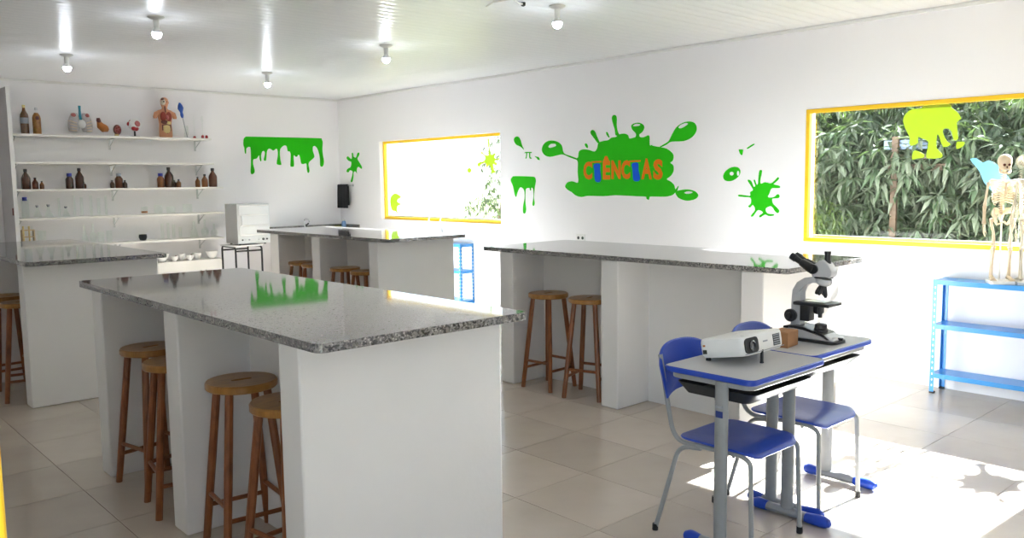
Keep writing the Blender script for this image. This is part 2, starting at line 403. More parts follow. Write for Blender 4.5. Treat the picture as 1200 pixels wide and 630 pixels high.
# windows
def window(num, W, recess, fw, label):
    y0, y1, z0, z1 = W; xf = recess
    r = bpy.data.objects.new('window_%d' % num, None); COL.objects.link(r); r.location = (0, (y0+y1)/2, z0); tag(r, label, 'window', kind='structure')
    L = lambda g: G().add([(a, b-(y0+y1)/2, c-z0) for a, b, c in g.v], g.f)
    d = 0.045; e = 0.001
    for nm, b in (('frame_bar', (xf, y0+e, z0+e, xf+d, y1-e, z0+fw)), ('frame_bar', (xf, y0+e, z1-fw, xf+d, y1-e, z1-e)),
                  ('frame_bar', (xf, y0+e, z0+fw, xf+d, y0+fw, z1-fw)), ('frame_bar', (xf, y1-fw, z0+fw, xf+d, y1-e, z1-fw))):
        obj(nm, L(G().box(*b)), 'yellow', r, 0.003)
    xg = max(xf+0.02, 0.07)
    obj('pane', L(G().box(xg, y0+fw, z0+fw, xg+0.004, y1-fw, z1-fw)), 'glass', r, smooth=False)
    obj('sliding_track', L(G().box(xg+0.012, y0+fw, z0+fw*0.3, xg+0.05, y1-fw, z0+fw+0.018)), 'steel', r, 0.002)
    return xg
xg1 = window(1, W1, 0.055, 0.036, 'far yellow-framed window with white glare and lime splats near the room corner')
xg2 = window(2, W2, -0.006, 0.034, 'near yellow-framed window full of tree leaves with lime animal sticker')
window(3, W3_ADDED, -0.006, 0.034, 'added unseen window behind the viewer that lights the near bench end')  # invented opening, placed out of view to brighten the near bench end
# yellow door frame at the left edge of the picture
dr = bpy.data.objects.new('door_1', None); COL.objects.link(dr); dr.location = (XL, -9.62, 0); tag(dr, 'yellow door frame standing at the bottom left edge', 'door frame', kind='structure')
obj('door_jamb', G().box(-TW-0.01, -0.05, 0, 0.003, -0.001, 2.149), 'yellow', dr, 0.004)
obj('door_jamb', G().box(-TW-0.01, -1.979, 0, 0.003, -1.93, 2.149), 'yellow', dr, 0.004)
obj('door_head', G().box(-TW-0.01, -1.93, 2.10, 0.003, -0.05, 2.149), 'yellow', dr, 0.004)

# ---------------------------------------------------------------- lab benches
def bench(x0, x1, yn, yf, z, walls, label):
    cx, cy = (x0+x1)/2, (yn+yf)/2
    t = thing('lab_bench', label, 'bench', (cx, cy, 0), 0, 'masonry lab benches')
    hw, hl = (x1-x0)/2, (yf-yn)/2; th = 0.032
    top = G().prism([Vector((p.x, p.y, z-th)) for p in rrect(-hw, -hl, hw, hl, 0.035)], (0, 0, th))
    obj('granite_top', top, 'granite', t, 0.004)
    a, b = -hw+0.015, hw-0.015
    zt = z-th-0.0005
    for i, (w0, w1) in enumerate(walls):
        obj('end_wall' if i != 1 else 'middle_wall', G().box(a, w0-cy, 0, b, w1-cy, zt), 'bench_wall', t, 0.008)
    for (w0, w1) in ((walls[0][1], walls[1][0]), (walls[1][1], walls[2][0])):
        obj('spine_wall', G().box(-0.13, w0-cy-0.001, 0, 0.13, w1-cy+0.001, zt-0.001), 'bench_wall', t)
    return t
WL = [(-8.23, -8.08), (-7.135, -6.982), (-6.085, -5.937)]
bench(-5.134, -4.182, -8.388, -5.744, 1.045, WL, 'nearest white lab bench with speckled granite top reflecting the green wall drip')
bench(-2.175, -1.215, -8.388, -5.744, 1.058, WL, 'white lab bench with granite top beside the green lettered wall splash')
WL2 = [(-4.23, -4.075), (-3.165, -3.0), (-2.27, -2.11)]
bench(-2.175, -1.24, -4.42, -1.76, 1.058, WL2, 'farthest white lab bench with glaring granite top below the small window')
bench(-5.083, -4.125, -4.36, -1.76, 1.058, [(-4.184, -4.03), (-3.12, -2.97), (-2.1, -1.95)], 'white lab bench cut by the left edge, in front of the lab shelves')

# ---------------------------------------------------------------- stools
def stool(label):
    t = thing('wooden_stool', label, 'stool', (0, 0, 0), 0, 'round wooden stools under the benches')
    zs = 0.725; R = 0.152
    g = G()
    n = 28; k = 10
    # seat disc with a hand slot through its middle
    outer = [Vector((R*math.cos(2*PI*j/n), R*math.sin(2*PI*j/n), 0)) for j in range(n)]
    inner = []
    for j in range(n):
        a = 2*PI*j/n; c, s_ = math.cos(a), math.sin(a)
        inner.append(Vector((0.045*(abs(c)**0.5)*(1 if c >= 0 else -1), 0.014*(abs(s_)**0.5)*(1 if s_ >= 0 else -1), 0)))
    def ring(pts, s, z): return [Vector((p.x*s, p.y*s, z)) for p in pts]
    g.loft([ring(outer, 0.965, zs-0.034), ring(outer, 1, zs-0.028), ring(outer, 1, zs-0.007), ring(outer, 0.965, zs), ring(inner, 1, zs), ring(inner, 1, zs-0.034)], close=True)
    obj('seat', g, 'seat_wood', t)
    ft = []
    for a in (PI/4, 3*PI/4, 5*PI/4, 7*PI/4):
        c, s_ = math.cos(a), math.sin(a)
        p0 = Vector((0.198*c, 0.198*s_, 0)); p1 = Vector((0.115*c, 0.115*s_, zs-0.03)); ft.append((p0, p1))
        obj('leg', G().tube([p0, p0.lerp(p1, 0.5), p1], [0.0165, 0.0185, 0.0175], 10), 'leg_wood', t)
    for i in range(4):
        a = ft[i]; b = ft[(i+1) % 4]; h = 0.30 if i % 2 else 0.22
        obj('rung', G().tube([a[0].lerp(a[1], h), b[0].lerp(b[1], h)], 0.0105, 8), 'leg_wood', t)
    return t
st = stool('wooden stool in the near bench bay, half hidden by the near end wall')
st.location = (-4.955, -7.83, 0); st.rotation_euler.z = 0.15
for loc, rz, lb in (
    ((-4.935, -7.36), -0.1, 'fully visible wooden stool in the nearer bay of the nearest bench'),
    ((-4.945, -6.29), 0.2, 'wooden stool with hand slot, leftmost under the nearest bench'),
    ((-4.985, -6.74), -0.15, 'wooden stool cut by the middle wall of the nearest bench, its left neighbour uncut'),
    ((-2.02, -6.33), 0.05, 'wooden stool left of its pair under the bench by the lettered splash'),
    ((-2.01, -6.74), 0.3, 'wooden stool right of its pair under the bench by the lettered splash'),
    ((-2.0, -2.5), 0.1, 'leftmost of four small stool seats under the farthest bench'),
    ((-2.02, -2.83), 0.4, 'second from left of four stool seats under the farthest bench'),
    ((-2.03, -3.43), 0.0, 'third from left of four stool seats under the farthest bench'),
    ((-2.06, -3.86), 0.25, 'rightmost of four stool seats under the farthest bench'),
    ((-5.0, -3.28), 0.1, 'wooden stool cut by the left picture edge under the left bench'),
    ((-5.0, -3.78), -0.2, 'wooden stool tucked behind the end wall of the left bench')):
    dup(st, (loc[0], loc[1], 0), rz, lb)

# ---------------------------------------------------------------- school desks and chairs
def desk(label, loc, yc):
    t = thing('school_desk', label, 'desk', loc, 0, 'grey and blue school desks')
    hx, hy, z = 0.303, 0.225, 0.765
    tp = obj('desk_top', G().prism([Vector((p.x, p.y, z-0.02)) for p in rrect(-hx+0.004, -hy+0.004, hx-0.004, hy-0.004, 0.036)], (0, 0, 0.02)), 'laminate', t)
    o1 = rrect(-hx, -hy, hx, hy, 0.04); i1 = rrect(-hx+0.0045, -hy+0.0045, hx-0.0045, hy-0.0045, 0.0355)
    g = G(); up = lambda ps, zz: [Vector((p.x, p.y, zz)) for p in ps]
    g.loft([up(i1, z-0.024), up(o1, z-0.02), up(o1, z-0.004), up(i1, z+0.0008)], close=True)
    obj('edge_band', g, 'blue_plastic', tp)
    # steel frame rail below the top
    o2 = rrect(-hx+0.022, -hy+0.022, hx-0.022, hy-0.022, 0.05); i2 = rrect(-hx+0.05, -hy+0.05, hx-0.05, hy-0.05, 0.03)
    g = G(); g.loft([up(i2, z-0.05), up(o2, z-0.05), up(o2, z-0.025), up(i2, z-0.025)], close=True)
    obj('top_rail', g, 'grey_tube', t, 0.004)
    # book tray: open shallow tub
    ox = hx-0.06; oy = hy-0.03
    o3 = rrect(-ox, -oy, ox, oy, 0.03); b3 = rrect(-ox+0.03, -oy+0.05, ox-0.03, oy-0.03, 0.03)
    g = G(); i3 = rrect(-ox+0.004, -oy+0.004, ox-0.004, oy-0.004, 0.026); c3 = rrect(-ox+0.034, -oy+0.054, ox-0.034, oy-0.034, 0.026)
    g.loft([up(i3, z-0.075), up(o3, z-0.075), up(b3, z-0.125), up(c3, z-0.121)], close=True)
    g.prism(up(c3, z-0.125), (0, 0, 0.004))
    obj('book_tray', g, 'grey_plastic', t)
    for s in (-1, 1):
        xx = s*(hx-0.030)
        col = obj('column', G().tube([(xx, yc, 0.03), (xx, yc, z-0.03)], (0.031), 14, (0, 1, 0)), 'grey_tube', t)
        me = col.data
        for v in me.vertices: v.co.x = xx+(v.co.x-xx)*0.55
        obj('foot_bar', G().tube([(xx, 0.09, 0.028), (xx, -0.235, 0.028)], [(0.024, 0.020)]*2, 12, (1, 0, 0)), 'grey_tube', t)
        for e, y0, y1 in ((1, 0.035, 0.115), (-1, -0.16, -0.275)):
            g = G(); d = 1 if y1 > y0 else -1
            pts = [(xx, y0, 0.026), (xx, y0+0.5*(y1-y0), 0.028), (xx, y1-0.03*d, 0.028), (xx, y1-0.01*d, 0.024), (xx, y1, 0.018)]
            g.tube(pts, [(0.026, 0.022), (0.028, 0.026), (0.029, 0.027), (0.025, 0.021), (0.010, 0.009)], 12, (1, 0, 0))
            obj('foot_cap', g, 'blue_plastic', t)
    return t
d1 = desk('nearer school desk holding the white projector', (-3.282, -8.815, 0), -0.062)
d2 = desk('farther school desk holding the microscope', (-2.674, -8.752, 0), -0.006)
# printed label on the near column
for par in (d1,):
    q = obj('column_label', G().box(-0.2920, -0.078, 0.585, -0.2885, -0.046, 0.612), 'sticker_blue', par)
    obj('column_label', G().box(-0.2920, -0.078, 0.625, -0.2885, -0.046, 0.634), 'sticker_grey', par)
def chair(label, loc):
    t = thing('school_chair', label, 'chair', loc, 0, 'blue school chairs pushed under the desks')
    for s in (-1, 1):
        x_ = s*0.185
        p = arc_path([(x_*0.96, 0.285, 0.79), (x_*0.98, 0.245, 0.60), (x_, 0.20, 0.415), (x_, -0.13, 0.428), (x_*1.02, -0.185, 0.41), (x_*1.06, -0.20, 0.012)], 0.075, 6)
        obj('front_leg', G().tube(p, 0.0105, 10), 'grey_tube', t)
        p = arc_path([(x_, 0.06, 0.412), (x_*1.03, 0.17, 0.40), (x_*1.25, 0.265, 0.012)], 0.07, 6)
        obj('rear_leg', G().tube(p, 0.0105, 10), 'grey_tube', t)
        obj('foot_cap', G().lathe([(0.013, 0), (0.014, 0.004), (0.013, 0.03)], 10, (x_*1.06, -0.20, 0)), 'black_rubber', t)
        obj('foot_cap', G().lathe([(0.013, 0), (0.014, 0.004), (0.013, 0.03)], 10, (x_*1.255, 0.266, 0)), 'black_rubber', t)
    obj('cross_bar', G().tube([(-0.185, 0.12, 0.41), (0.185, 0.12, 0.41)], 0.009, 8), 'grey_tube', t)
    obj('cross_bar', G().tube([(-0.185, -0.1, 0.415), (0.185, -0.1, 0.415)], 0.009, 8), 'grey_tube', t)
    # moulded seat
    n, m = 14, 12; top = []; bot = []
    base = rrect(-0.2, -0.20, 0.2, 0.19, 0.07, 0, 6)
    def sz(x, y):
        z = 0.442+0.10*x*x*1.2-0.008*math.cos(x*9)*math.exp(-((y-0.03)/0.12)**2)
        if y < -0.13: z -= 4.5*(y+0.13)**2
        return z
    g = G(); rings = []
    for s_, dz in ((0.02, -0.012), (0.5, -0.012), (0.9, -0.012), (0.985, -0.010), (1.0, -0.004), (0.985, 0.0), (0.9, 0.002), (0.5, 0.002), (0.02, 0.002)):
        rings.append([Vector((p.x*s_, p.y*s_, sz(p.x*s_, p.y*s_)+dz)) for p in base])
    g.loft(rings); obj('seat', g, 'blue_plastic', t)
    # curved back shell, taller in the middle, sleeved over the tubes
    g = G(); N = 18; F = []; B = []
    ring_f = []
    outl = []
    for i in range(N+1):
        a = -1+2*i/N; outl.append((a*0.205, 0.745+0.09*math.sqrt(max(0, 1-abs(a)**2.6))))
    for i in range(N+1):
        a = 1-2*i/N; outl.append((a*0.195, 0.62-0.02*(abs(a)**3)))
    def by(x, z, o): return 0.232+(z-0.6)*0.24+0.9*(0.04-x*x)+o
    rings = []
    for s_, o_ in ((0.03, 0.0), (0.6, 0.0), (0.96, 0.0), (1, 0.006), (0.96, 0.016), (0.6, 0.016), (0.03, 0.016)):
        rings.append([Vector((x*s_, by(x*s_, 0.7+(z-0.7)*s_, o_)-0.006, 0.7+(z-0.7)*s_)) for x, z in outl])
    g.loft(rings); obj('backrest', g, 'blue_plastic', t)
    return t
c1 = chair('blue plastic chair pushed under the nearer desk', (-3.33, -8.81, 0))
dup(c1, (-2.735, -8.795, 0), 0, 'blue plastic chair pushed under the farther desk')

# ---------------------------------------------------------------- projector
t = thing('projector', 'white projector tilted up on a short black foot on the desk', 'projector', (-3.235, -8.775, 0.7655))
tilt = Matrix.Translation((0, 0.10, 0.012))@Matrix.Rotation(math.radians(-10), 4, 'X')@Matrix.Translation((0, -0.10, 0))
g = G(); W_, D_, H_ = 0.163, 0.115, 0.083
rings = []
for z, s_, r in ((0, 0.94, 0.03), (0.012, 0.99, 0.03), (0.03, 1, 0.03), (0.066, 0.995, 0.028), (0.078, 0.975, 0.026), (H_, 0.93, 0.024)):
    rings.append([tilt@Vector((p.x, p.y, z)) for p in rrect(-W_*s_, -D_*s_, W_*s_, D_*s_, r)])
g.loft(rings); body = obj('body', g, 'white_plastic', t)
def tb(x0, y0, z0, x1, y1, z1): return G().box(x0, y0, z0, x1, y1, z1, tilt)
rr = [tilt@Vector((p.x, -D_-0.001, p.y)) for p in rrect(-0.152, 0.009, -0.050, 0.075, 0.020)]
lr = obj('lens_recess', G().prism(rr, tilt.to_3x3()@Vector((0, 0.006, 0))), 'black_rubber', t)
lm = tilt@Matrix.Translation((-0.10, -D_-0.002, 0.04))@Matrix.Rotation(PI/2, 4, 'X')
obj('lens', G().lathe([(0.022, -0.006), (0.024, 0.002), (0.019, 0.004), (0.012, 0.0015), (0.001, 0.0008)], 20, m=lm), 'lens', lr)
obj('vent_grille', tb(0.07, -D_-0.0015, 0.016, 0.125, -D_+0.004, 0.066), 'grey_plastic', t)
for k in range(5): obj('vent_slat', tb(0.072, -D_-0.003, 0.021+k*0.0095, 0.123, -D_-0.001, 0.025+k*0.0095), 'sticker_grey', t)
obj('logo', tb(-0.012, -D_-0.0012, 0.043, 0.024, -D_+0.004, 0.049), 'sticker_grey', t)
obj('front_seam', tb(-0.155, -D_-0.0005, 0.006, 0.155, -D_+0.004, 0.0085), 'sticker_grey', t)
obj('side_port', tb(-W_-0.0012, 0.075, 0.018, -W_+0.004, 0.095, 0.036), 'grey_plastic', t)
obj('side_mark', tb(-W_-0.0012, 0.08, 0.05, -W_+0.004, 0.092, 0.058), 'organ_orange', t)
obj('focus_slider', tb(-0.12, -D_+0.02, H_-0.001, -0.06, -D_+0.04, H_+0.003), 'white_plastic', t, 0.002)
obj('control_pad', tb(0.02, 0.03, H_-0.001, 0.10, 0.075, H_+0.0015), 'white_plastic', t, 0.001)
obj('front_foot', G().lathe([(0.008, 0), (0.009, 0.003), (0.007, 0.008), (0.006, 0.06)], 12, (-0.02, -0.105, 0)), 'black_rubber', t)
for s_ in (-1, 1): obj('rear_foot', G().lathe([(0.012, 0), (0.012, 0.006), (0.008, 0.016)], 12, (s_*0.135, 0.09, 0)), 'black_rubber', t)

# small cardboard box
t = thing('cardboard_box', 'small brown cardboard box between projector and microscope', 'box', (-2.835, -8.75, 0.7655), math.radians(6))
obj('body', G().box(-0.06, -0.042, 0, 0.06, 0.042, 0.072), 'cardboard', t, 0.002)
obj('flap', G().box(-0.059, -0.041, 0.0725, 0.059, 0.001, 0.0745), 'cardboard', t)
obj('flap', G().box(-0.059, 0.003, 0.0725, 0.059, 0.041, 0.0745), 'cardboard', t)

# ---------------------------------------------------------------- microscope (local +X is its front)
t = thing('microscope', 'grey and black trinocular microscope on the farther desk', 'microscope', (-2.615, -8.655, 0.7655), -PI/2)
def swept(pts, w):
    """side outline (x,z) extruded to width w"""
    return G().prism([Vector((a, -w/2, b)) for a, b in pts], (0, w, 0))
obj('base', swept([(-0.01, 0.012), (0.0, 0.062), (0.05, 0.07), (0.10, 0.066), (0.20, 0.045), (0.255, 0.03), (0.262, 0.012)], 0.12), 'scope_grey', t, 0.012, seg=3)
obj('base_skirt', G().prism([Vector((p.x, p.y, 0)) for p in rrect(-0.015, -0.07, 0.268, 0.07, 0.03)], (0, 0, 0.014)), 'scope_black', t, 0.004)
obj('base_band', swept([(-0.004, 0.055), (-0.002, 0.066), (0.05, 0.074), (0.11, 0.069), (0.20, 0.048), (0.24, 0.022), (0.226, 0.02), (0.195, 0.036), (0.1, 0.056), (0.05, 0.06)], 0.126), 'scope_black', t, 0.002)
arm = [(0.015, 0.06), (0.018, 0.20), (0.022, 0.245), (0.045, 0.285), (0.085, 0.31), (0.13, 0.318), (0.175, 0.316), (0.175, 0.288), (0.13, 0.288), (0.10, 0.28), (0.078, 0.262), (0.068, 0.235), (0.066, 0.17), (0.066, 0.066)]
obj('arm', swept(arm, 0.05), 'scope_grey', t, 0.01, seg=3)
for s_ in (-1, 1):
    kn = obj('focus_knob', G().lathe([(0.030, 0), (0.032, 0.004), (0.032, 0.018), (0.028, 0.022)], 20, m=Matrix.Translation((0.022, s_*0.026, 0.118))@Matrix.Rotation(-s_*PI/2, 4, 'X')), 'scope_black', t)
    obj('fine_focus_knob', G().lathe([(0.016, 0), (0.016, 0.012), (0.013, 0.015)], 16, m=Matrix.Translation((0.022, s_*0.048, 0.118))@Matrix.Rotation(-s_*PI/2, 4, 'X')), 'scope_black', kn)
obj('stage_bracket', G().box(0.066, -0.03, 0.095, 0.115, 0.03, 0.178), 'scope_black', t, 0.004)
obj('stage', G().box(0.05, -0.07, 0.178, 0.235, 0.07, 0.194), 'scope_black', t, 0.004)
obj('slide_clip', G().box(0.10, -0.045, 0.194, 0.20, 0.03, 0.199), 'steel', t, 0.001)
obj('stage_knob', G().lathe([(0.010, 0), (0.010, 0.05)], 14, (0.19, -0.062, 0.128)), 'scope_black', t)
obj('condenser', G().lathe([(0.018, 0), (0.026, 0.008), (0.026, 0.035), (0.02, 0.045)], 18, (0.15, 0, 0.134)), 'scope_black', t)
obj('illuminator', G().lathe([(0.036, 0.0), (0.036, 0.012), (0.030, 0.018), (0.029, 0.036), (0.022, 0.04)], 20, (0.165, 0, 0.048)), 'scope_black', t)
obj('base_knob', G().tube([(0.255, 0, 0.022), (0.278, 0, 0.022)], 0.007, 10), 'scope_black', t)
head = [(0.128, 0.316), (0.118, 0.342), (0.132, 0.375), (0.16, 0.40), (0.185, 0.402), (0.205, 0.385), (0.226, 0.352), (0.226, 0.33), (0.215, 0.318)]
obj('head', swept(head, 0.062), 'scope_grey', t, 0.012, seg=3)
obj('head_ring', G().lathe([(0.045, 0), (0.045, 0.005), (0.04, 0.007)], 22, (0.172, 0, 0.314)), 'scope_black', t)
obj('nosepiece', G().lathe([(0.026, -0.012), (0.038, -0.004), (0.04, 0.012), (0.036, 0.022)], 22, m=Matrix.Translation((0.172, 0, 0.29))@Matrix.Rotation(0.2, 4, 'Y')), 'scope_grey', t)
for a, le in ((0.0, 0.05), (PI, 0.055), (PI/2, 0.045), (-PI/2, 0.05)):
    m_ = Matrix.Translation((0.172, 0, 0.284))@Matrix.Rotation(0.22, 4, 'Y')@Matrix.Rotation(a, 4, 'Z')@Matrix.Rotation(0.42, 4, 'Y')
    m_ = m_@Matrix.Translation((0.0, 0, 0))@Matrix.Rotation(PI, 4, 'X')
    obj('objective', G().lathe([(0.013, 0.004), (0.013, 0.03), (0.011, le), (0.006, le+0.012)], 14, m=m_@Matrix.Translation((0.0, 0, 0.002))), 'scope_black', t)
for s_ in (-1, 1):
    e0 = Vector((0.13, s_*0.022, 0.352)); dr_ = Vector((-0.80, 0, 0.42)).normalized()
    ep = obj('eyepiece_tube', G().tube([e0, e0+dr_*0.02, e0+dr_*0.07, e0+dr_*0.075], [0.024, 0.024, 0.020, 0.016], 16), 'scope_black', t)
    obj('eyepiece', G().tube([e0+dr_*0.07, e0+dr_*0.105, e0+dr_*0.106, e0+dr_*0.135], [0.015, 0.015, 0.0185, 0.0175], 16), 'scope_black', ep)
obj('prism_housing', G().tube([(0.135, -0.04, 0.357), (0.135, 0.04, 0.357)], 0.024, 16), 'scope_black', t)
obj('camera_tube', G().lathe([(0.017, 0), (0.017, 0.015), (0.014, 0.017), (0.014, 0.045), (0.016, 0.046), (0.016, 0.06)], 18, (0.19, 0, 0.385)), 'scope_black', t)

# ---------------------------------------------------------------- blue metal shelving units
def blue_shelf(label, loc, L=0.93, D=0.205, Ht=0.83):
    """runs along -Y from loc, back against the right wall"""
    t = thing('blue_shelving_unit', label, 'shelf', loc, 0, 'sky blue metal shelving units')
    for z in (0.115, 0.475, Ht-0.035):
        g = G()
        g.box(-D, -L, z+0.030, 0, 0, z+0.033)
        g.box(-D, -L, z, -D+0.002, 0, z+0.030).box(-0.002, -L, z, 0, 0, z+0.030).box(-D+0.002, -L, z, -0.002, -L+0.002, z+0.030).box(-D+0.002, -0.002, z, -0.002, 0, z+0.030)
        obj('shelf_board', g, 'blue_steel', t)
    for xx, sx in ((-D-0.0022, 1), (0.0022, -1)):
        for yy, sy in ((0.0022, -1), (-L-0.0022, 1)):
            g = G()
            x0_, x1_ = sorted((xx, xx+sx*0.030)); y0_, y1_ = sorted((yy, yy+sy*0.002)); g.box(x0_, y0_, 0.012, x1_, y1_, Ht)
            x0_, x1_ = sorted((xx, xx+sx*0.002)); y0_, y1_ = sorted((yy, yy+sy*0.030)); g.box(x0_, y0_, 0.012, x1_, y1_, Ht)
            p = obj('post', g, 'blue_steel', t)
            obj('foot_cap', G().box(min(xx, xx+sx*0.031)-0.0, min(yy, yy+sy*0.031), 0, max(xx, xx+sx*0.031), max(yy, yy+sy*0.031), 0.013), 'black_rubber', t)
            h = G(); k = 0.06
            while k < Ht-0.03:
                # oval punched holes on the two faces of the angle post
                e = 0.0006*(-sy)
                h.prism([Vector((xx+sx*(0.016+0.005*math.cos(2*PI*j/8)), yy+e, k+0.009*math.sin(2*PI*j/8))) for j in range(8)], (0, -e*0.9, 0))
                e = 0.0006*(-sx)
                h.prism([Vector((xx+e, yy+sy*(0.016+0.005*math.cos(2*PI*j/8)), k+0.009*math.sin(2*PI*j/8))) for j in range(8)], (-e*0.9, 0, 0))
                k += 0.042
            obj('punched_hole', h, 'white_plastic', p, smooth=False)
    return t
b1 = blue_shelf('sky blue metal shelf under the leafy window, holding the skeletons', (-0.006, -8.435, 0))
dup(b1, (-0.006, -2.105, 0), 0, 'sky blue metal shelf behind the farthest bench, mostly hidden')
for (u, lb) in ((502.5, 'small white squeeze bottle, left one on the hidden blue shelf'), (516, 'small white squeeze bottle, right one on the hidden blue shelf')):
    P = onx(u, 262, -0.1)
    t = thing('squeeze_bottle', lb, 'bottle', (-0.1, P.y, 0.83), 0, 'white bottles on the far blue shelf')
    hh = 0.20
    obj('body', G().lathe([(0.034, 0), (0.037, 0.006), (0.037, hh), (0.03, hh+0.025), (0.013, hh+0.04)], 16), 'white_plastic', t)
    obj('nozzle', G().tube([(0, 0, hh+0.035), (0, 0, hh+0.08), (0, -0.02, hh+0.10)], [0.012, 0.008, 0.003], 10), 'white_plastic', t)

# ---------------------------------------------------------------- model skeletons
def skeleton(label, loc, rz, bone):
    t = thing('model_skeleton', label, 'skeleton', loc, rz, 'half-size model skeletons on the blue shelf')
    B = lambda nm, g, par=None, m=bone: obj(nm, g, m, par or t)
    def long_bone(a, b, r):
        a, b = Vector(a), Vector(b); return G().tube([a, a.lerp(b, 0.06), a.lerp(b, 0.2), a.lerp(b, 0.5), a.lerp(b, 0.8), a.lerp(b, 0.94), b], [r*1.4, r*2.1, r*1.35, r*1.15, r*1.35, r*2.0, r*1.4], 10)
    obj('base_plate', G().prism([Vector((p.x, p.y, 0)) for p in rrect(-0.078, -0.098, 0.078, 0.06, 0.02)], (0, 0, 0.022)), 'white_plastic', t, 0.004)
    obj('support_pole', G().tube([(0, 0.015, 0.02), (0, 0.015, 0.47)], 0.0055, 10), 'white_plastic', t)
    # skull
    g = G(); rings = []
    for z, rx, ry, cy in ((0.772, 0.020, 0.020, -0.012), (0.778, 0.030, 0.035, -0.008), (0.795, 0.036, 0.046, 0.0), (0.815, 0.042, 0.052, 0.004), (0.838, 0.044, 0.055, 0.006), (0.858, 0.040, 0.049, 0.007), (0.872, 0.030, 0.037, 0.008), (0.880, 0.014, 0.018, 0.008), (0.882, 0.002, 0.002, 0.008)):
        rings.append([Vector((rx*math.cos(2*PI*j/18), cy+ry*math.sin(2*PI*j/18), z)) for j in range(18)])
    g.loft(rings); sk = B('skull', g)
    B('cheek_plate', G().ell((0, -0.036, 0.792), (0.030, 0.016, 0.022)), sk)
    for s_ in (-1, 1): B('eye_socket', G().ell((s_*0.0155, -0.0475, 0.809), (0.0095, 0.006, 0.009)), sk, 'organ_brown')
    B('nose_hole', G().ell((0, -0.0515, 0.793), (0.005, 0.003, 0.008)), sk, 'organ_brown')
    B('upper_teeth', G().box(-0.014, -0.052, 0.773, 0.014, -0.046, 0.780), sk, 'white_plastic')
    B('jaw', G().tube([(-0.032, 0.0, 0.785), (-0.030, -0.012, 0.762), (-0.016, -0.042, 0.754), (0, -0.049, 0.753), (0.016, -0.042, 0.754), (0.030, -0.012, 0.762), (0.032, 0.0, 0.785)], 0.0075, 8), sk)
    # spine as a stack of vertebrae
    sp = G(); z = 0.47; k = 0
    curve = lambda z: 0.022+0.012*math.sin((z-0.47)/0.31*2*PI)
    while z < 0.77:
        r = 0.012-0.004*(z-0.47)/0.3
        sp.lathe([(r, 0), (r*1.1, 0.002), (r*0.9, 0.006), (r*1.1, 0.010), (r, 0.012)], 10, (0, curve(z), z)); sp.box(-0.002, curve(z), z+0.003, 0.002, curve(z)+0.022, z+0.009)
        sp.box(-0.017, curve(z)-0.002+0.008, z+0.004, 0.017, curve(z)+0.002+0.008, z+0.008); z += 0.0145
    B('spine', sp)
    B('sternum', G().tube([(0, -0.045, 0.69), (0, -0.056, 0.65), (0, -0.058, 0.615), (0, -0.055, 0.595)], [0.010, 0.007, 0.008, 0.004], 8))
    for i in range(10):
        z0_ = 0.708-0.0158*i; w_ = 0.040+0.032*min(1, i/4.5)-0.006*max(0, i-7); dp = 0.035+0.022*min(1, i/4)
        for s_ in (-1, 1):
            pts = []; end = PI*0.97 if i < 7 else PI*(0.80-0.08*(i-7))
            for j in range(11):
                a = end*j/10
                pts.append((s_*w_*math.sin(a), -0.012+dp*math.cos(a)*0.98+0.012*(1-j/10), z0_-0.034*math.sin(a/2)**1.3*(1 if i else 0.6)))
            B('rib', G().tube(pts, [(0.0052, 0.0032)]*11, 6, (0, 0, 1)))
    for s_ in (-1, 1):
        B('collar_bone', G().tube([(s_*0.008, -0.043, 0.700), (s_*0.04, -0.047, 0.706), (s_*0.085, -0.015, 0.709)], [0.005, 0.004, 0.0055], 8))
        g = G().prism([(s_*0.03, 0.052, 0.70), (s_*0.078, 0.03, 0.707), (s_*0.092, 0.01, 0.703), (s_*0.080, 0.03, 0.685), (s_*0.052, 0.056, 0.615)], (0, 0.004, 0)); B('shoulder_blade', g)
        sh = Vector((s_*0.095, 0.0, 0.694)); el = Vector((s_*0.112, 0.005, 0.535)); wr = Vector((s_*0.118, -0.022, 0.408))
        B('upper_arm', long_bone(sh, el, 0.0062))
        off = Vector((0.006*s_, -0.004, 0)); B('forearm', long_bone(el+off, wr+off, 0.0042)); B('forearm', long_bone(el-off, wr-off, 0.0042))
        h = B('hand', G().ell((wr.x, wr.y-0.003, wr.z-0.012), (0.009, 0.012, 0.010)))
        for f_ in range(5):
            fy = (-0.014+0.007*f_); le = (0.045, 0.066, 0.070, 0.066, 0.056)[f_]; th = -0.012 if f_ == 0 else 0
            b_ = Vector((wr.x, wr.y+fy*0.6+th*0.4-0.003, wr.z-0.016))
            B('finger', G().tube([b_, b_+Vector((s_*0.001, fy*0.3+th*0.6, -le*0.45)), b_+Vector((-s_*0.003, fy*0.5+th, -le*0.75)), b_+Vector((-s_*0.009, fy*0.55+th, -le))], [0.0036, 0.0030, 0.0032, 0.0018], 6), h)
        # pelvis wing, leg
        g = G(); rings = []
        for a_, w_ in ((0, 0.0), (1, 0.0)): pass
        g.tube([(s_*0.008, 0.032, 0.478), (s_*0.030, 0.030, 0.496), (s_*0.056, 0.010, 0.500), (s_*0.064, -0.018, 0.480), (s_*0.050, -0.018, 0.456), (s_*0.048, -0.006, 0.435), (s_*0.030, 0.004, 0.405), (s_*0.018, -0.016, 0.412), (s_*0.004, -0.030, 0.425)], [(0.010, 0.005), (0.021, 0.007), (0.024, 0.007), (0.019, 0.008), (0.015, 0.010), (0.013, 0.011), (0.008, 0.008), (0.006, 0.006), (0.009, 0.007)], 10, (0, 0, 1))
        B('pelvis_wing', g)
        hip = Vector((s_*0.056, -0.004, 0.440)); kn = Vector((s_*0.050, -0.012, 0.255)); an = Vector((s_*0.052, 0.004, 0.052))
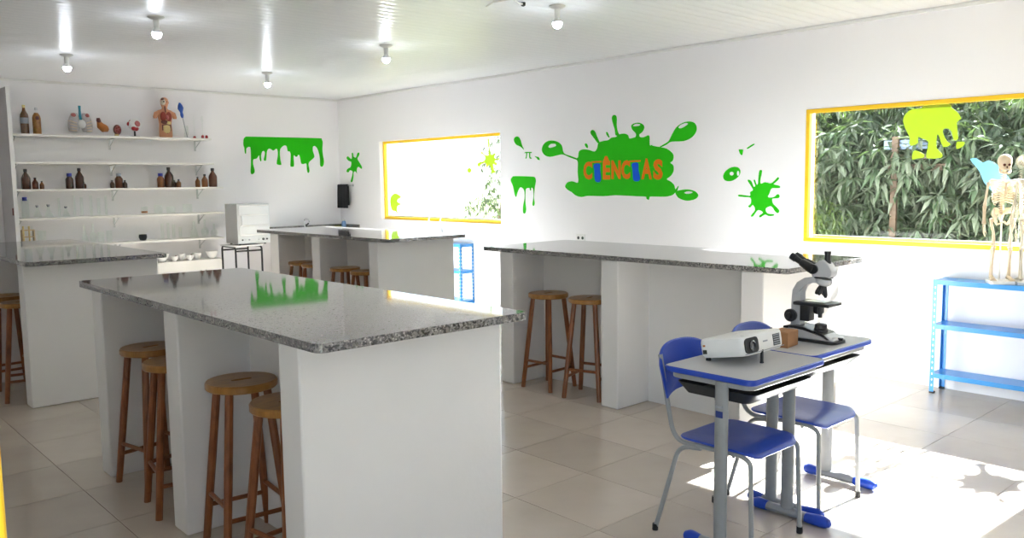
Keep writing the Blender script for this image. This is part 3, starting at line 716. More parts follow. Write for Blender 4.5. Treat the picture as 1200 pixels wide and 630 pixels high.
        B('thigh_bone', G().tube([Vector((s_*0.044, -0.004, 0.442)), hip+Vector((s_*0.014, 0, -0.004)), hip+Vector((s_*0.012, 0, -0.03)), hip.lerp(kn, 0.5), kn+Vector((0, 0, 0.025)), kn+Vector((0, 0, 0.004))], [0.014, 0.0125, 0.0095, 0.0085, 0.0115, 0.016], 10))
        B('kneecap', G().ell((kn.x, kn.y-0.014, kn.z+0.006), (0.009, 0.005, 0.010)))
        B('shin_bone', G().tube([kn-Vector((0, 0, 0.004)), kn-Vector((0, 0, 0.02)), kn.lerp(an, 0.5), an+Vector((0, 0, 0.012)), an], [0.016, 0.0115, 0.0075, 0.0085, 0.011], 10))
        B('calf_bone', G().tube([kn+Vector((s_*0.014, 0.006, -0.02)), kn.lerp(an, 0.5)+Vector((s_*0.012, 0.004, 0)), an+Vector((s_*0.010, 0, -0.004))], [0.005, 0.0028, 0.0048], 8))
        fo = B('foot', G().tube([(an.x, 0.024, 0.036), (an.x, 0.006, 0.046), (an.x+s_*0.002, -0.030, 0.040), (an.x+s_*0.004, -0.055, 0.032)], [(0.011, 0.012), (0.012, 0.012), (0.015, 0.008), (0.017, 0.006)], 10, (1, 0, 0)))
        for f_ in range(5):
            x0_ = an.x+s_*(0.004-0.013+0.0065*f_)
            B('toe', G().tube([(x0_, -0.050, 0.031), (x0_+s_*0.0006*f_, -0.072+0.002*f_, 0.031), (x0_+s_*0.001*f_, -0.088+0.003*f_, 0.026)], [0.0045, 0.0035, 0.003], 6), fo)
    B('sacrum', G().tube([(0, 0.026, 0.485), (0, 0.036, 0.455), (0, 0.034, 0.425), (0, 0.024, 0.408)], [(0.020, 0.007), (0.017, 0.006), (0.008, 0.005), (0.003, 0.003)], 8, (1, 0, 0)))
    return t
skeleton('cream model skeleton facing the room on the blue shelf', (-0.125, -8.835, 0.8285), math.radians(-58), 'bone')
skeleton('pale model skeleton turned to the window, cut by the right edge', (-0.088, -9.005, 0.8285), math.radians(118), 'bone_pale')

# ---------------------------------------------------------------- paint on the walls and stickers on the panes
def poly_from(crop, scale, pts, plane, sm=3):
    p2 = smooth_closed([(crop[0]+a/scale, crop[1]+b/scale) for a, b in pts], sm)
    return [plane(u, v) for u, v in p2]
PW_ = lambda u, v: onx(u, v, -0.0006)
PB_ = lambda u, v: ony(u, v, -0.0006)
def relative(g, o): return G().add([Vector(v)-Vector(o) for v in g.v], g.f)
def flat(name, crop, scale, pts, plane, off, m, parent=None, base=None, sm=3):
    P = poly_from(crop, scale, pts, plane, sm); g = G().prism(P, off)
    b = base or sum(P, Vector())/len(P)
    o = obj(name, relative(g, b), m, parent, smooth=False)
    if not parent: o.location = b
    return o, b
OX = (-0.0022, 0, 0); OY = (0, -0.0022, 0)
o, _ = flat('painted_drip', (270, 145), 9.231, [(140,190),(145,160),(165,140),(200,138),(560,145),(950,155),(985,165),(998,200),(995,270),(1000,330),(1012,400),(1005,450),(985,465),(970,445),(968,380),(955,310),(935,260),(910,240),(893,250),(892,290),(908,350),(895,375),(855,410),(845,440),(855,500),(850,525),(838,530),(830,510),(825,470),(820,430),(790,435),(768,430),(760,400),(750,350),(735,335),(725,350),(708,358),(690,340),(683,360),(688,430),(685,460),(665,465),(648,455),(650,400),(652,330),(640,300),(620,295),(610,250),(597,235),(570,240),(545,265),(535,300),(540,380),(550,430),(545,445),(510,440),(500,420),(512,350),(510,290),(495,270),(465,290),(440,275),(415,270),(395,300),(388,380),(380,400),(360,390),(368,350),(372,310),(362,295),(345,300),(332,340),(335,395),(325,405),(315,380),(310,340),(285,375),(250,385),(245,430),(262,500),(258,530),(235,545),(218,525),(222,420),(218,270),(205,250),(185,255),(172,270),(170,310),(165,325),(155,310),(150,260),(140,230)], PB_, OY, 'green')
tag(o, 'wide green dripping slime painted on the end wall beside the shelves', 'wall painting', 'green paint on the walls')
o, _ = flat('painted_splat', (380, 170), 6.3, [(205,95),(203,60),(213,58),(217,85),(235,90),(245,60),(258,55),(258,75),(245,100),(262,130),(278,160),(275,175),(255,160),(243,170),(240,195),(242,210),(232,195),(218,200),(215,240),(208,270),(195,268),(205,230),(210,195),(190,185),(180,200),(165,195),(172,175),(195,160),(200,125),(180,115),(165,95),(175,82),(195,100)], PW_, OX, 'green')
tag(o, 'small green splat painted above the black towel', 'wall painting', 'green paint on the walls')
CR = (590, 150); SC = 5.727
o, _ = flat('painted_drip', CR, SC, [(50,345),(60,328),(80,322),(190,325),(212,332),(218,355),(212,390),(208,420),(205,470),(210,505),(203,522),(195,510),(202,460),(200,410),(188,400),(185,418),(178,415),(175,402),(155,405),(148,425),(148,500),(153,545),(145,572),(132,565),(133,520),(142,470),(140,420),(125,400),(110,400),(95,430),(85,462),(75,440),(65,390),(52,360)], PW_, OX, 'green')
tag(o, 'small green dripping slime painted right of the far window', 'wall painting', 'green paint on the walls')
o, _ = flat('painted_drop', CR, SC, [(70,80),(80,60),(100,58),(115,80),(125,115),(138,145),(115,125),(85,110)], PW_, OX, 'green')
tag(o, 'green teardrop painted above the small pi sign', 'wall painting', 'green paint on the walls')
o, b = flat('painted_pi', CR, SC, [(140,168),(148,160),(190,160),(190,167),(180,167),(180,192),(184,200),(190,198),(188,205),(178,205),(173,195),(173,167),(160,167),(157,195),(153,205),(147,205),(152,190),(153,167),(146,168)], PW_, OX, 'green', sm=1)
tag(o, 'small green Greek letter pi painted on the wall', 'wall painting', 'green paint on the walls')
o, _ = flat('painted_speck', CR, SC, [(210,188),(225,192),(236,194),(242,205),(243,215),(230,211),(225,203)], PW_, OX, 'green')
tag(o, 'tiny green speck painted right of the pi sign', 'wall painting', 'green paint on the walls')
CR = (650, 125); SC = 5.25
sp, base = flat('painted_splash', CR, SC, [(150,275),(175,262),(210,265),(245,275),(262,255),(270,222),(300,210),(330,205),(350,190),(378,185),(395,170),(430,165),(452,175),(460,195),(485,190),(498,185),(500,165),(478,140),(472,115),(490,102),(520,98),(545,110),(552,130),(540,155),(522,170),(525,185),(545,188),(560,182),(583,178),(585,235),(598,235),(605,240),(650,248),(690,258),(720,280),(732,300),(728,330),(712,345),(730,360),(732,395),(715,425),(690,445),(715,460),(735,480),(742,505),(750,515),(735,535),(720,545),(680,553),(600,552),(585,555),(580,572),(565,565),(560,553),(500,550),(400,545),(360,545),(300,550),(205,548),(165,555),(130,545),(105,525),(80,510),(65,490),(80,465),(110,458),(145,465),(142,400),(143,340),(130,320),(145,310)], PW_, OX, 'green')
tag(sp, 'large green slime splash painted with orange and blue lettering CIÊNCIAS', 'wall painting', 'green paint on the walls')
for pts in ([(397,172),(388,150),(382,110),(383,70),(375,52),(360,52),(352,70),(358,100),(370,140),(376,176)], [(278,222),(262,185),(250,155),(235,142),(222,150),(222,165),(240,190),(266,224)],
            [(338,188),(328,160),(318,155),(318,168),(332,188)], [(185,232),(195,225),(205,240),(203,255),(195,250)],
            [(645,247),(690,220),(705,205),(725,165),(750,125),(790,98),(830,90),(862,100),(875,130),(865,165),(835,195),(790,212),(720,215),(690,232),(660,247)],
            [(744,522),(775,512),(820,508),(865,520),(884,545),(865,568),(815,578),(770,565),(750,545)], [(743,512),(763,485),(760,500),(752,520)],
            [(-27,308),(-60,298),(-78,270),(-72,238),(-50,215),(-18,207),(20,216),(45,240),(57,285),(100,303),(138,318),(136,326),(95,312),(52,294),(20,298)]):
    flat('splash_drop', CR, SC, pts, PW_, OX, 'green', sp, base)
for pts in ([(762,128),(775,112),(805,100),(820,104),(805,118),(778,132)], [(798,528),(820,520),(848,524),(838,532),(812,535)], [(482,118),(500,105),(525,108),(520,116),(498,120)], [(-38,245),(-25,230),(2,228),(8,240),(-10,248),(-30,252)]):
    P = poly_from(CR, SC, pts, lambda u, v: onx(u, v, -0.0030), 3); oo = obj('drop_highlight', relative(G().prism(P, (-0.0008, 0, 0)), base), 'white_paint', sp, smooth=False)
# lettering, each glyph fitted to its box on the wall
def glyph(ch, u0, v0, u1, v1, m, name='letter', weight=0.05):
    cu = bpy.data.curves.new('glyph', 'FONT'); cu.body = ch; cu.offset = weight; cu.resolution_u = 3
    to = bpy.data.objects.new('glyph', cu); COL.objects.link(to)
    dg = bpy.context.evaluated_depsgraph_get(); me = to.evaluated_get(dg).to_mesh()
    vs = [v.co.copy() for v in me.vertices]; fs = [tuple(p.vertices) for p in me.polygons]
    to.evaluated_get(dg).to_mesh_clear(); bpy.data.objects.remove(to); bpy.data.curves.remove(cu)
    x0, x1 = min(v.x for v in vs), max(v.x for v in vs); y0, y1 = min(v.y for v in vs), max(v.y for v in vs)
    CX, S2 = (660, 175), 8.571; g = G(); P = []
    for v in vs:
        a = u0+(v.x-x0)/(x1-x0)*(u1-u0); b_ = v1-(v.y-y0)/(y1-y0)*(v1-v0)
        P.append(onx(CX[0]+a/S2, CX[1]+b_/S2, -0.0036)-base)
    g.add(P, fs); o = obj(name, g, m, sp, smooth=False)
    sd = o.modifiers.new('thick', 'SOLIDIFY'); sd.thickness = 0.0014; sd.offset = 0
    return o
glyph('C', 203, 122, 292, 302, 'orange'); glyph('Ê', 398, 66, 472, 302, 'orange', weight=0.045); glyph('N', 484, 110, 578, 298, 'orange')
glyph('C', 584, 108, 672, 298, 'orange'); glyph('A', 784, 90, 892, 300, 'orange', weight=0.04); glyph('S', 905, 98, 1000, 304, 'orange')
for (a0, a1, t0, t1) in ((308, 380, 150, 325), (692, 772, 142, 316)):
    q = [(a0, t0), (a0+60, t0-6), (a0+64, t0+60), (a1, t1-30), (a1-12, t1), (a0+28, t1+2), (a0+10, t1-22), (a0+4, t0+60)]
    P = poly_from((660, 175), 8.571, q, lambda u, v: onx(u, v, -0.0032), 3); l_ = obj('letter', relative(G().prism(P, (-0.0012, 0, 0)), base), 'blue_paint', sp, smooth=False); l_['label'] = 'letter I painted as a blue test tube'
    q = [(a0-28, t0-30), (a1+6, t0-36), (a1+6, t0-22), (a0+62, t0-18), (a0-2, t0-16), (a0-26, t0-18)]
    P = poly_from((660, 175), 8.571, q, lambda u, v: onx(u, v, -0.0032), 1); obj('tube_rim', relative(G().prism(P, (-0.0012, 0, 0)), base), 'orange', sp, smooth=False)
CR = (840, 160); SC = 6.0
o, _ = flat('painted_splat', CR, SC, [(290,330),(293,290),(300,240),(315,235),(318,250),(308,300),(310,330),(340,320),(380,328),(405,310),(430,285),(437,297),(415,320),(400,335),(440,345),(443,360),(415,362),(385,365),(370,400),(360,425),(400,425),(425,405),(440,410),(438,430),(400,435),(390,440),(395,470),(420,495),(440,520),(430,538),(410,525),(385,490),(350,500),(345,520),(360,540),(400,545),(400,555),(365,558),(340,548),(305,568),(300,555),(325,535),(310,520),(285,520),(255,560),(240,555),(270,515),(255,480),(235,498),(222,488),(240,470),(238,430),(200,425),(155,420),(155,408),(200,412),(235,415),(235,390),(255,375),(240,345),(218,310),(225,302),(245,315),(258,350),(272,345),(260,310),(268,303),(280,335)], PW_, OX, 'green')
tag(o, 'green many-armed splat painted left of the near window', 'wall painting', 'green paint on the walls')
ring_o = []; ca, sa = math.cos(-0.55), math.sin(-0.55)
for j in range(14):
    a = 2*PI*j/14; x_, y_ = 66*math.cos(a), 44*math.sin(a); ring_o.append((106+x_*ca-y_*sa, 263+x_*sa+y_*ca))
o, b = flat('painted_ring', CR, SC, ring_o, PW_, OX, 'green'); tag(o, 'green oval ring painted left of the many-armed splat', 'wall painting', 'green paint on the walls')
for cx_, cy_, rx_, ry_ in ((105, 260, 14, 13), (150, 258, 8, 17)):
    P = poly_from(CR, SC, [(cx_+rx_*math.cos(2*PI*j/10), cy_+ry_*math.sin(2*PI*j/10)) for j in range(10)], lambda u, v: onx(u, v, -0.0030), 2); obj('ring_hole', relative(G().prism(P, (-0.0008, 0, 0)), b), 'white_paint', o, smooth=False)
o, _ = flat('painted_speck', CR, SC, [(155,92),(170,90),(185,93),(183,112),(178,130),(165,122)], PW_, OX, 'green'); tag(o, 'green chip painted above the green oval ring', 'wall painting', 'green paint on the walls')
o, _ = flat('painted_speck', CR, SC, [(212,80),(238,62),(260,50),(266,55),(242,72),(218,86)], PW_, OX, 'green'); tag(o, 'short green dash painted highest, left of the near window', 'wall painting', 'green paint on the walls')

# window stickers (on the room side of the panes)
GP1 = lambda u, v: onx(u, v, xg1-0.0008); GP2 = lambda u, v: onx(u, v, xg2-0.0008); OG = (-0.0006, 0, 0)
st_, b = flat('window_sticker', (1040, 100), 5.729, [(105,240),(120,195),(165,160),(230,152),(250,134),(410,122),(430,150),(470,180),(495,225),(465,250),(475,355),(445,365),(430,310),(405,290),(378,292),(372,320),(400,375),(425,395),(375,415),(350,350),(340,330),(332,340),(330,420),(365,455),(360,485),(270,490),(262,460),(275,380),(240,360),(205,345),(205,385),(165,405),(145,390),(150,350),(125,300)], GP2, OG, 'lime', sm=2)
tag(st_, 'lime green elephant-shaped sticker high on the near window', 'sticker', 'stickers on the windows')
for pts in ([(165,490),(168,460),(180,437),(215,445),(247,465),(240,485),(200,490),(172,498)], [(463,425),(465,382),(490,378),(518,380),(510,405),(485,420)]):
    flat('sticker_piece', (1040, 100), 5.729, pts, GP2, OG, 'lime', st_, b, 2)
st_, b = flat('window_sticker', (1040, 100), 5.729, [(555,495),(600,490),(640,520),(680,503),(735,530),(760,560),(800,600),(830,650),(790,700),(740,720),(690,700),(655,660),(635,620),(620,580),(590,540)], GP2, OG, 'cyan', sm=2)
tag(st_, 'light blue sticker on the window beside the skeleton skull', 'sticker', 'stickers on the windows')
def splat_pts(c, r, rays, seed):
    """closed outline: round-ended arms with rounded valleys between them"""
    rays = sorted(rays); pts = []
    for i, (a, le, wd) in enumerate(rays):
        nx = rays[(i+1) % len(rays)][0]+(360 if i == len(rays)-1 else 0); t = math.radians(a); d = (math.cos(t), math.sin(t)); n_ = (-d[1], d[0])
        for rr, ww in ((r*1.15, -wd*0.8), (le*0.78, -wd*0.7), (le*0.92, -wd*1.3), (le, 0), (le*0.92, wd*1.3), (le*0.78, wd*0.7), (r*1.15, wd*0.8)):
            pts.append((c[0]+d[0]*rr+n_[0]*ww, c[1]+d[1]*rr+n_[1]*ww))
        m_ = math.radians((a+nx)/2); pts.append((c[0]+r*0.92*math.cos(m_), c[1]+r*0.92*math.sin(m_)))
    return pts
st_, b = flat('window_sticker', (440, 150), 5.25, splat_pts((705, 195), 34, [(-95, 135, 5), (-140, 75, 5), (-5, 58, 3), (160, 70, 8), (75, 85, 10), (35, 50, 6), (-50, 48, 5), (115, 50, 5)], 1), GP1, OG, 'lime', sm=2)
tag(st_, 'lime splat sticker high on the far window near the foliage', 'sticker', 'stickers on the windows')
for cx_, cy_, r_ in ((578, 260, 13), (637, 225, 10)):
    flat('sticker_piece', (440, 150), 5.25, [(cx_+r_*math.cos(j*PI/4), cy_+r_*1.2*math.sin(j*PI/4)) for j in range(8)], GP1, OG, 'lime', st_, b, 2)
st_, b = flat('window_sticker', (440, 150), 5.25, [(90,455),(96,420),(118,402),(135,405),(160,425),(138,438),(136,455),(158,468),(136,478),(132,505),(140,530),(122,510),(108,508),(98,495)], GP1, OG, 'lime', sm=2)
tag(st_, 'lime splat sticker low in the left corner of the far window', 'sticker', 'stickers on the windows')
# splat sticker whose shadow lies in the sun patch: it stands on the near pane just right of the picture
sh = onz(1160, 566, 0); k_ = (xg2-sh.x)/SUN_DIR.x; cpos = Vector((xg2-0.0008, sh.y+SUN_DIR.y*k_, SUN_DIR.z*k_))
pts = splat_pts((0, 0), 0.135, [(-55, 0.29, 0.030), (-12, 0.26, 0.015), (22, 0.27, 0.020), (62, 0.18, 0.016), (95, 0.17, 0.012), (128, 0.25, 0.018), (178, 0.28, 0.014), (232, 0.29, 0.030), (268, 0.13, 0.02)], 3)
P = [Vector((0, a, b_*0.85)) for a, b_ in smooth_closed(pts, 2)]
o = obj('window_sticker', G().prism(P, OG), 'lime', smooth=False); o.location = cpos
tag(o, 'many-armed splat sticker on the near window, casting the shadow on the sunlit floor', 'sticker', 'stickers on the windows')

# ---------------------------------------------------------------- ceiling bulbs
def lamp(label, x, y):
    t = thing('ceiling_bulb_lamp', label, 'lamp', (x, y, H-0.0005), 0, 'bare bulbs on the ceiling')
    obj('ceiling_rose', G().lathe([(0.058, 0), (0.056, -0.008), (0.035, -0.02), (0.022, -0.024)], 22), 'white_plastic', t)
    obj('socket', G().lathe([(0.021, -0.02), (0.020, -0.075), (0.018, -0.08)], 16), 'white_plastic', t)
    bu = obj('bulb_housing', G().lathe([(0.016, -0.078), (0.020, -0.088), (0.030, -0.104), (0.0345, -0.116), (0.030, -0.117)], 20), 'white_plastic', t)
    obj('bulb_dome', G().lathe([(0.0335, -0.1165), (0.0335, -0.122), (0.031, -0.134), (0.024, -0.147), (0.012, -0.154), (0.001, -0.156)], 20), 'bulb', bu)
for x, y, lb in ((-4.17, -2.23, 'bare bulb lamp on the ceiling above the left end of the shelves'), (-4.17, -4.5, 'bare bulb lamp nearest the top left of the ceiling'), (-2.15, -2.15, 'bare bulb lamp nearest the room corner'),
                 (-2.17, -4.47, 'bare bulb lamp on the ceiling between the far and the topmost lamp'), (-2.18, -6.6, 'bare bulb lamp at the top centre above the lettered splash')):
    lamp(lb, x, y)
t = thing('ceiling_hook', 'small dark hook with white cable end at the top edge of ceiling', 'hook', tuple(onz(613, 3, H)))
obj('hook_body', G().lathe([(0.018, 0), (0.016, -0.02), (0.006, -0.026)], 12), 'grey_plastic', t)
p0 = onz(600, -4, H)-Vector(t.location); obj('cable', G().tube([(0, 0, -0.01), p0*0.4+Vector((0, 0, -0.02)), p0*1.0+Vector((0, 0, -0.015)), onz(578, -3, H)-Vector(t.location)+Vector((0, 0, -0.03)), onz(570, 4, H)-Vector(t.location)+Vector((0, 0, -0.02))], 0.006, 8), 'white_plastic', t)

# ---------------------------------------------------------------- lab shelves on the end wall
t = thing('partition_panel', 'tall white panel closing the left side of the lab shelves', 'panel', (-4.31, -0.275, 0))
obj('panel_board', G().box(-0.022, -0.27, 0, 0.016, 0.27, 2.635), 'panel_shade_grey', t, 0.003)  # board greyed to paint in its shaded side; the panel itself is white
obj('edge_strip', G().box(-0.0225, -0.2735, 0, 0.0165, -0.2705, 2.635), 'white_plastic', t)
obj('latch', G().box(-0.036, -0.262, 1.27, -0.0225, -0.24, 1.35), 'organ_brown', t, 0.003)
SH = {}
for i, (z, xa, xb, th, lb) in enumerate(((2.160, -4.285, -2.02, 0.022, 'top white wall shelf holding the anatomy models'), (1.850, -4.285, -2.0, 0.022, 'empty white wall shelf second from the top'),
        (1.547, -4.285, -1.895, 0.022, 'white wall shelf lined with brown bottles'), (1.224, -4.285, -1.90, 0.022, 'white wall shelf of stoppered clear glassware below the brown bottles'),
        (0.905, -4.285, -1.915, 0.022, 'white wall shelf with clear glassware and a small dark dish'), (0.628, -4.285, -1.93, 0.13, 'lowest thick white shelf holding the porcelain bowls'))):
    t = thing('wall_shelf', lb, 'shelf', ((xa+xb)/2, 0, z), 0, 'white wall shelves'); hw = (xb-xa)/2
    obj('board', G().box(-hw, -0.30, -th, hw, -0.001, 0), 'shelf', t, 0.002); SH[i] = z
    for bx in (-4.2, -3.16, -2.12):
        g = G().box(-0.012, -0.006, -th-0.13, 0.012, -0.0012, -th-0.0005).box(-0.009, -0.22, -th-0.008, 0.009, -0.006, -th-0.0005)
        g.tube([(0, -0.19, -th-0.008), (0, -0.006, -th-0.10)], 0.005, 6)
        o = obj('bracket', g, 'steel', t); o.location = (bx-(xa+xb)/2, 0, 0)
def span(u0, u1, vt, i, y):
    z = SH[i]; d0, d1 = ony(u0, vt, y), ony(u1, vt, y)
    return (d0.x+d1.x)/2, (d1.x-d0.x), (d0.z+d1.z)/2-z
def glass_bottle(label, u0, u1, vt, i, m, cap, y=-0.17, kind='bottle', group='brown reagent bottles'):
    cx, w_, h = span(u0, u1, vt, i, y); r = w_*0.49
    t = thing('reagent_bottle' if kind == 'bottle' else kind, label, 'bottle', (cx, y, SH[i]+0.0008), 0, group)
    hb = h*0.60; hn = h*0.80
    obj('body', G().lathe([(r*0.92, 0), (r, 0.006), (r, hb*0.88), (r*0.93, hb), (r*0.55, hn*0.93), (r*0.36, hn), (r*0.34, h*0.9)], 18), m, t)
    obj('cap', G().lathe([(r*0.40, h*0.86), (r*0.42, h*0.87), (r*0.42, h*0.985), (r*0.38, h)], 14), cap, t)
    return t
def jar(label, u0, u1, vt, i, m, cap, y=-0.17, group='brown reagent bottles'):
    cx, w_, h = span(u0, u1, vt, i, y); r = w_*0.49
    t = thing('reagent_bottle', label, 'bottle', (cx, y, SH[i]+0.0008), 0, group)
    obj('body', G().lathe([(r*0.94, 0), (r, 0.006), (r, h*0.58), (r*0.92, h*0.66), (r*0.62, h*0.75), (r*0.58, h*0.84)], 18), m, t)
    obj('cap', G().lathe([(r*0.64, h*0.80), (r*0.66, h*0.81), (r*0.66, h*0.985), (r*0.62, h)], 16), cap, t)
    return t
A, AL, AR = 'amber', 'amber_light', 'amber_red'; CP = 'scope_black'
glass_bottle('tall brown bottle standing leftmost on the bottle shelf', 23.5, 35, 198, 2, A, CP)
glass_bottle('middle brown bottle of the leftmost trio', 37, 44.5, 208, 2, AR, CP)
glass_bottle('smallest brown bottle of the leftmost trio', 46, 51.5, 212, 2, AL, CP)
jar('dark brown bottle with blue cap in the second group from left', 76, 85.5, 203, 2, A, 'blue_cap')
glass_bottle('tall dark bottle right of a blue-capped one, second group from left', 87, 97.5, 197, 2, A, CP)
glass_bottle('small brown bottle peeping out behind the second group', 95, 101, 213, 2, AR, CP, -0.09)
glass_bottle('small dark bottle left of the grey-capped jar', 128.5, 134, 211, 2, A, CP)
jar('red-brown jar with dull grey-brown cap, middle of the bottle shelf', 134, 143.5, 203, 2, AR, 'sticker_grey', -0.12)
glass_bottle('small dark bottle right of the grey-capped jar', 143.3, 149, 211, 2, A, CP)
jar('amber bottle with blue cap right of the shelf middle', 183.5, 192, 203, 2, AL, 'blue_cap')
glass_bottle('tall dark bottle right of the amber blue-capped bottle', 192, 202.5, 196, 2, A, CP, -0.19)
glass_bottle('small dark bottle beside the last tall dark bottle of the fourth group', 200.5, 206.5, 211, 2, A, CP, -0.10)
glass_bottle('small light amber bottle ending the fourth group', 206.3, 212, 210, 2, AL, CP)
glass_bottle('smallest amber bottle of the rightmost trio', 228.5, 234, 207, 2, AL, CP)
glass_bottle('middle amber bottle of the rightmost trio', 236, 243, 204, 2, AL, CP)
glass_bottle('tall brown bottle standing rightmost on the bottle shelf', 244, 253.5, 197, 2, AR, CP)
# specimen bottles on the top shelf
for (u0, u1, vt, m, lb, tall) in ((22, 32.5, 123, 'olive_glass', 'tall brown specimen bottle with pale cap, leftmost on top shelf', True), (36.5, 47, 126, 'honey', 'amber specimen bottle with clear neck on top shelf', False)):
    cx, w_, h = span(u0, u1, vt, 0, -0.17); r = w_*0.48
    t = thing('specimen_bottle', lb, 'bottle', (cx, -0.17, SH[0]+0.0008), 0, 'specimen bottles on the top shelf')
    obj('body', G().lathe([(r*0.95, 0), (r, 0.005), (r, h*0.60), (r*0.9, h*0.68), (r*0.45, h*0.80)], 18), m, t)
    obj('neck', G().lathe([(r*0.46, h*0.79), (r*0.36, h*0.86), (r*0.33, h*0.92)], 14), 'amber_light' if tall else 'labglass', t)
    obj('cap', G().lathe([(r*0.38, h*0.90), (r*0.38, h*0.99), (r*0.33, h)], 14), 'organ_yellow' if tall else 'steel', t)
    if tall: obj('label_paper', G().lathe([(r*1.01, h*0.36), (r*1.01, h*0.56)], 18, cap=False), 'sticker_grey', t)
    else: obj('specimen', G().ell((0, -r*0.75, h*0.6), (r*0.5, r*0.4, h*0.09)), 'organ_brown', t)

# lung model
cx, w_, h = span(78, 107, 124, 0, -0.16)
t = thing('lung_model', 'pale lung and ribcage model with blue-green windpipe on top shelf', 'anatomy model', (cx, -0.16, SH[0]+0.0008), 0, 'anatomy models')
obj('stand', G().prism([Vector((p.x, p.y, 0)) for p in rrect(-w_*0.36, -0.05, w_*0.36, 0.05, 0.015)], (0, 0, 0.05)), 'labglass', t)
for s_ in (-1, 1):
    g = G(); rings = []
    for k in range(9):
        q = k/8; rx = w_*(0.05+0.20*math.sin(PI*min(1, (1-q)*0.62+0.12))); rings.append([Vector((s_*w_*(0.27-0.05*q)+rx*math.cos(2*PI*j/14), 0.05*(0.3+0.7*math.sin(PI*min(1, (1-q)*0.6+0.15)))*math.sin(2*PI*j/14), 0.045+q*h*0.62)) for j in range(14)])
    lg = obj('lung', G().loft(rings), 'lung', t)
    obj('lobe_tip', G().ell((s_*w_*0.26, -0.01, h*0.66), (w_*0.12, 0.035, h*0.10)), 'organ_pink', t)
    for k in range(4): obj('rib_band', G().tube([(s_*w_*0.47, 0.0, 0.06+k*0.035), (s_*w_*0.40, -0.045, 0.055+k*0.035), (s_*w_*0.2, -0.058, 0.05+k*0.03)], 0.006, 6), 'bone', t)
obj('windpipe', G().tube([(0, -0.01, h*0.55), (0, -0.01, h*0.86), (0, -0.01, h)], [0.016, 0.013, 0.015], 10), 'teal', t)
for s_ in (-1, 1): obj('bronchus', G().tube([(0, -0.012, h*0.60), (s_*w_*0.09, -0.015, h*0.50), (s_*w_*0.14, -0.015, h*0.42)], [0.013, 0.010, 0.006], 8), 'teal', t)
obj('heart', G().ell((0.01, -0.035, h*0.38), (0.042, 0.03, 0.05)), 'white_plastic', t)
# orange organ on a clear peg
cx, w_, h = span(114, 126, 138, 0, -0.16)
t = thing('stomach_model', 'orange organ model with dark top on a clear peg', 'anatomy model', (cx, -0.16, SH[0]+0.0008), 0, 'anatomy models')
obj('peg', G().lathe([(0.035, 0), (0.035, 0.006), (0.005, 0.008), (0.005, h*0.5)], 14), 'labglass', t)
obj('organ', G().tube([(-0.045, 0, h*0.80), (-0.03, 0, h*0.58), (0.01, 0, h*0.42), (0.05, 0, h*0.40), (0.062, 0, h*0.42)], [0.022, 0.042, 0.050, 0.035, 0.012], 14), 'organ_orange', t)
obj('dark_top', G().tube([(-0.048, 0, h*0.98), (-0.045, 0, h*0.85), (-0.035, -0.01, h*0.66)], [0.018, 0.026, 0.02], 12), 'organ_brown', t)
# kidney section
cx, w_, h = span(132, 142, 146, 0, -0.16)
t = thing('kidney_model', 'small round pink and brown kidney section model on top shelf', 'anatomy model', (cx, -0.16, SH[0]+0.0008), 0, 'anatomy models')
obj('foot', G().box(-0.03, -0.02, 0, 0.01, 0.02, 0.03), 'organ_yellow', t, 0.004)
obj('outer_body', G().ell((0, 0, h*0.56), (w_*0.48, 0.035, h*0.44), 18), 'organ_brown', t)
obj('cut_face', G().ell((0.0, -0.022, h*0.56), (w_*0.38, 0.018, h*0.34), 16), 'organ_pink', t)
for a in range(5): obj('pyramid', G().ell((w_*0.22*math.cos(a*1.25), -0.036, h*0.56+h*0.2*math.sin(a*1.25)), (0.011, 0.008, 0.011), 8, 6), 'organ_red', t)
# eyeball
cx, w_, h = span(149, 165, 139, 0, -0.16)
t = thing('eyeball_model', 'large white and red eyeball model on a black stand', 'anatomy model', (cx, -0.16, SH[0]+0.0008), 0, 'anatomy models')
R_ = w_*0.47
obj('stand', G().lathe([(0.06, 0), (0.058, 0.008), (0.012, 0.012), (0.010, h-2*R_+0.006)], 18), 'scope_black', t)
obj('eyeball', G().ell((0, 0, h-R_), (R_, R_, R_), 22, 14), 'white_plastic', t)
obj('cornea_ring', G().lathe([(R_*0.50, R_*0.85), (R_*0.42, R_*0.95), (R_*0.2, R_*1.0), (R_*0.02, R_*1.0)], 16, m=Matrix.Translation((0, 0, h-R_))@Matrix.Rotation(math.radians(80), 4, 'X')@Matrix.Rotation(0.25, 4, 'Y')), 'organ_pink', t)
for (a, b_, s2) in ((PI, 0.15, 0.38), (PI*1.35, -0.75, 0.42), (PI*1.55, -0.85, 0.40), (PI*1.05, 0.7, 0.25)):
    c_ = Vector((math.cos(a)*math.cos(b_), math.sin(a)*math.cos(b_), math.sin(b_)))*R_*0.80
    obj('red_muscle', G().ell((c_.x, c_.y, h-R_+c_.z), (R_*s2, R_*s2, R_*s2), 12, 8), 'red', t)
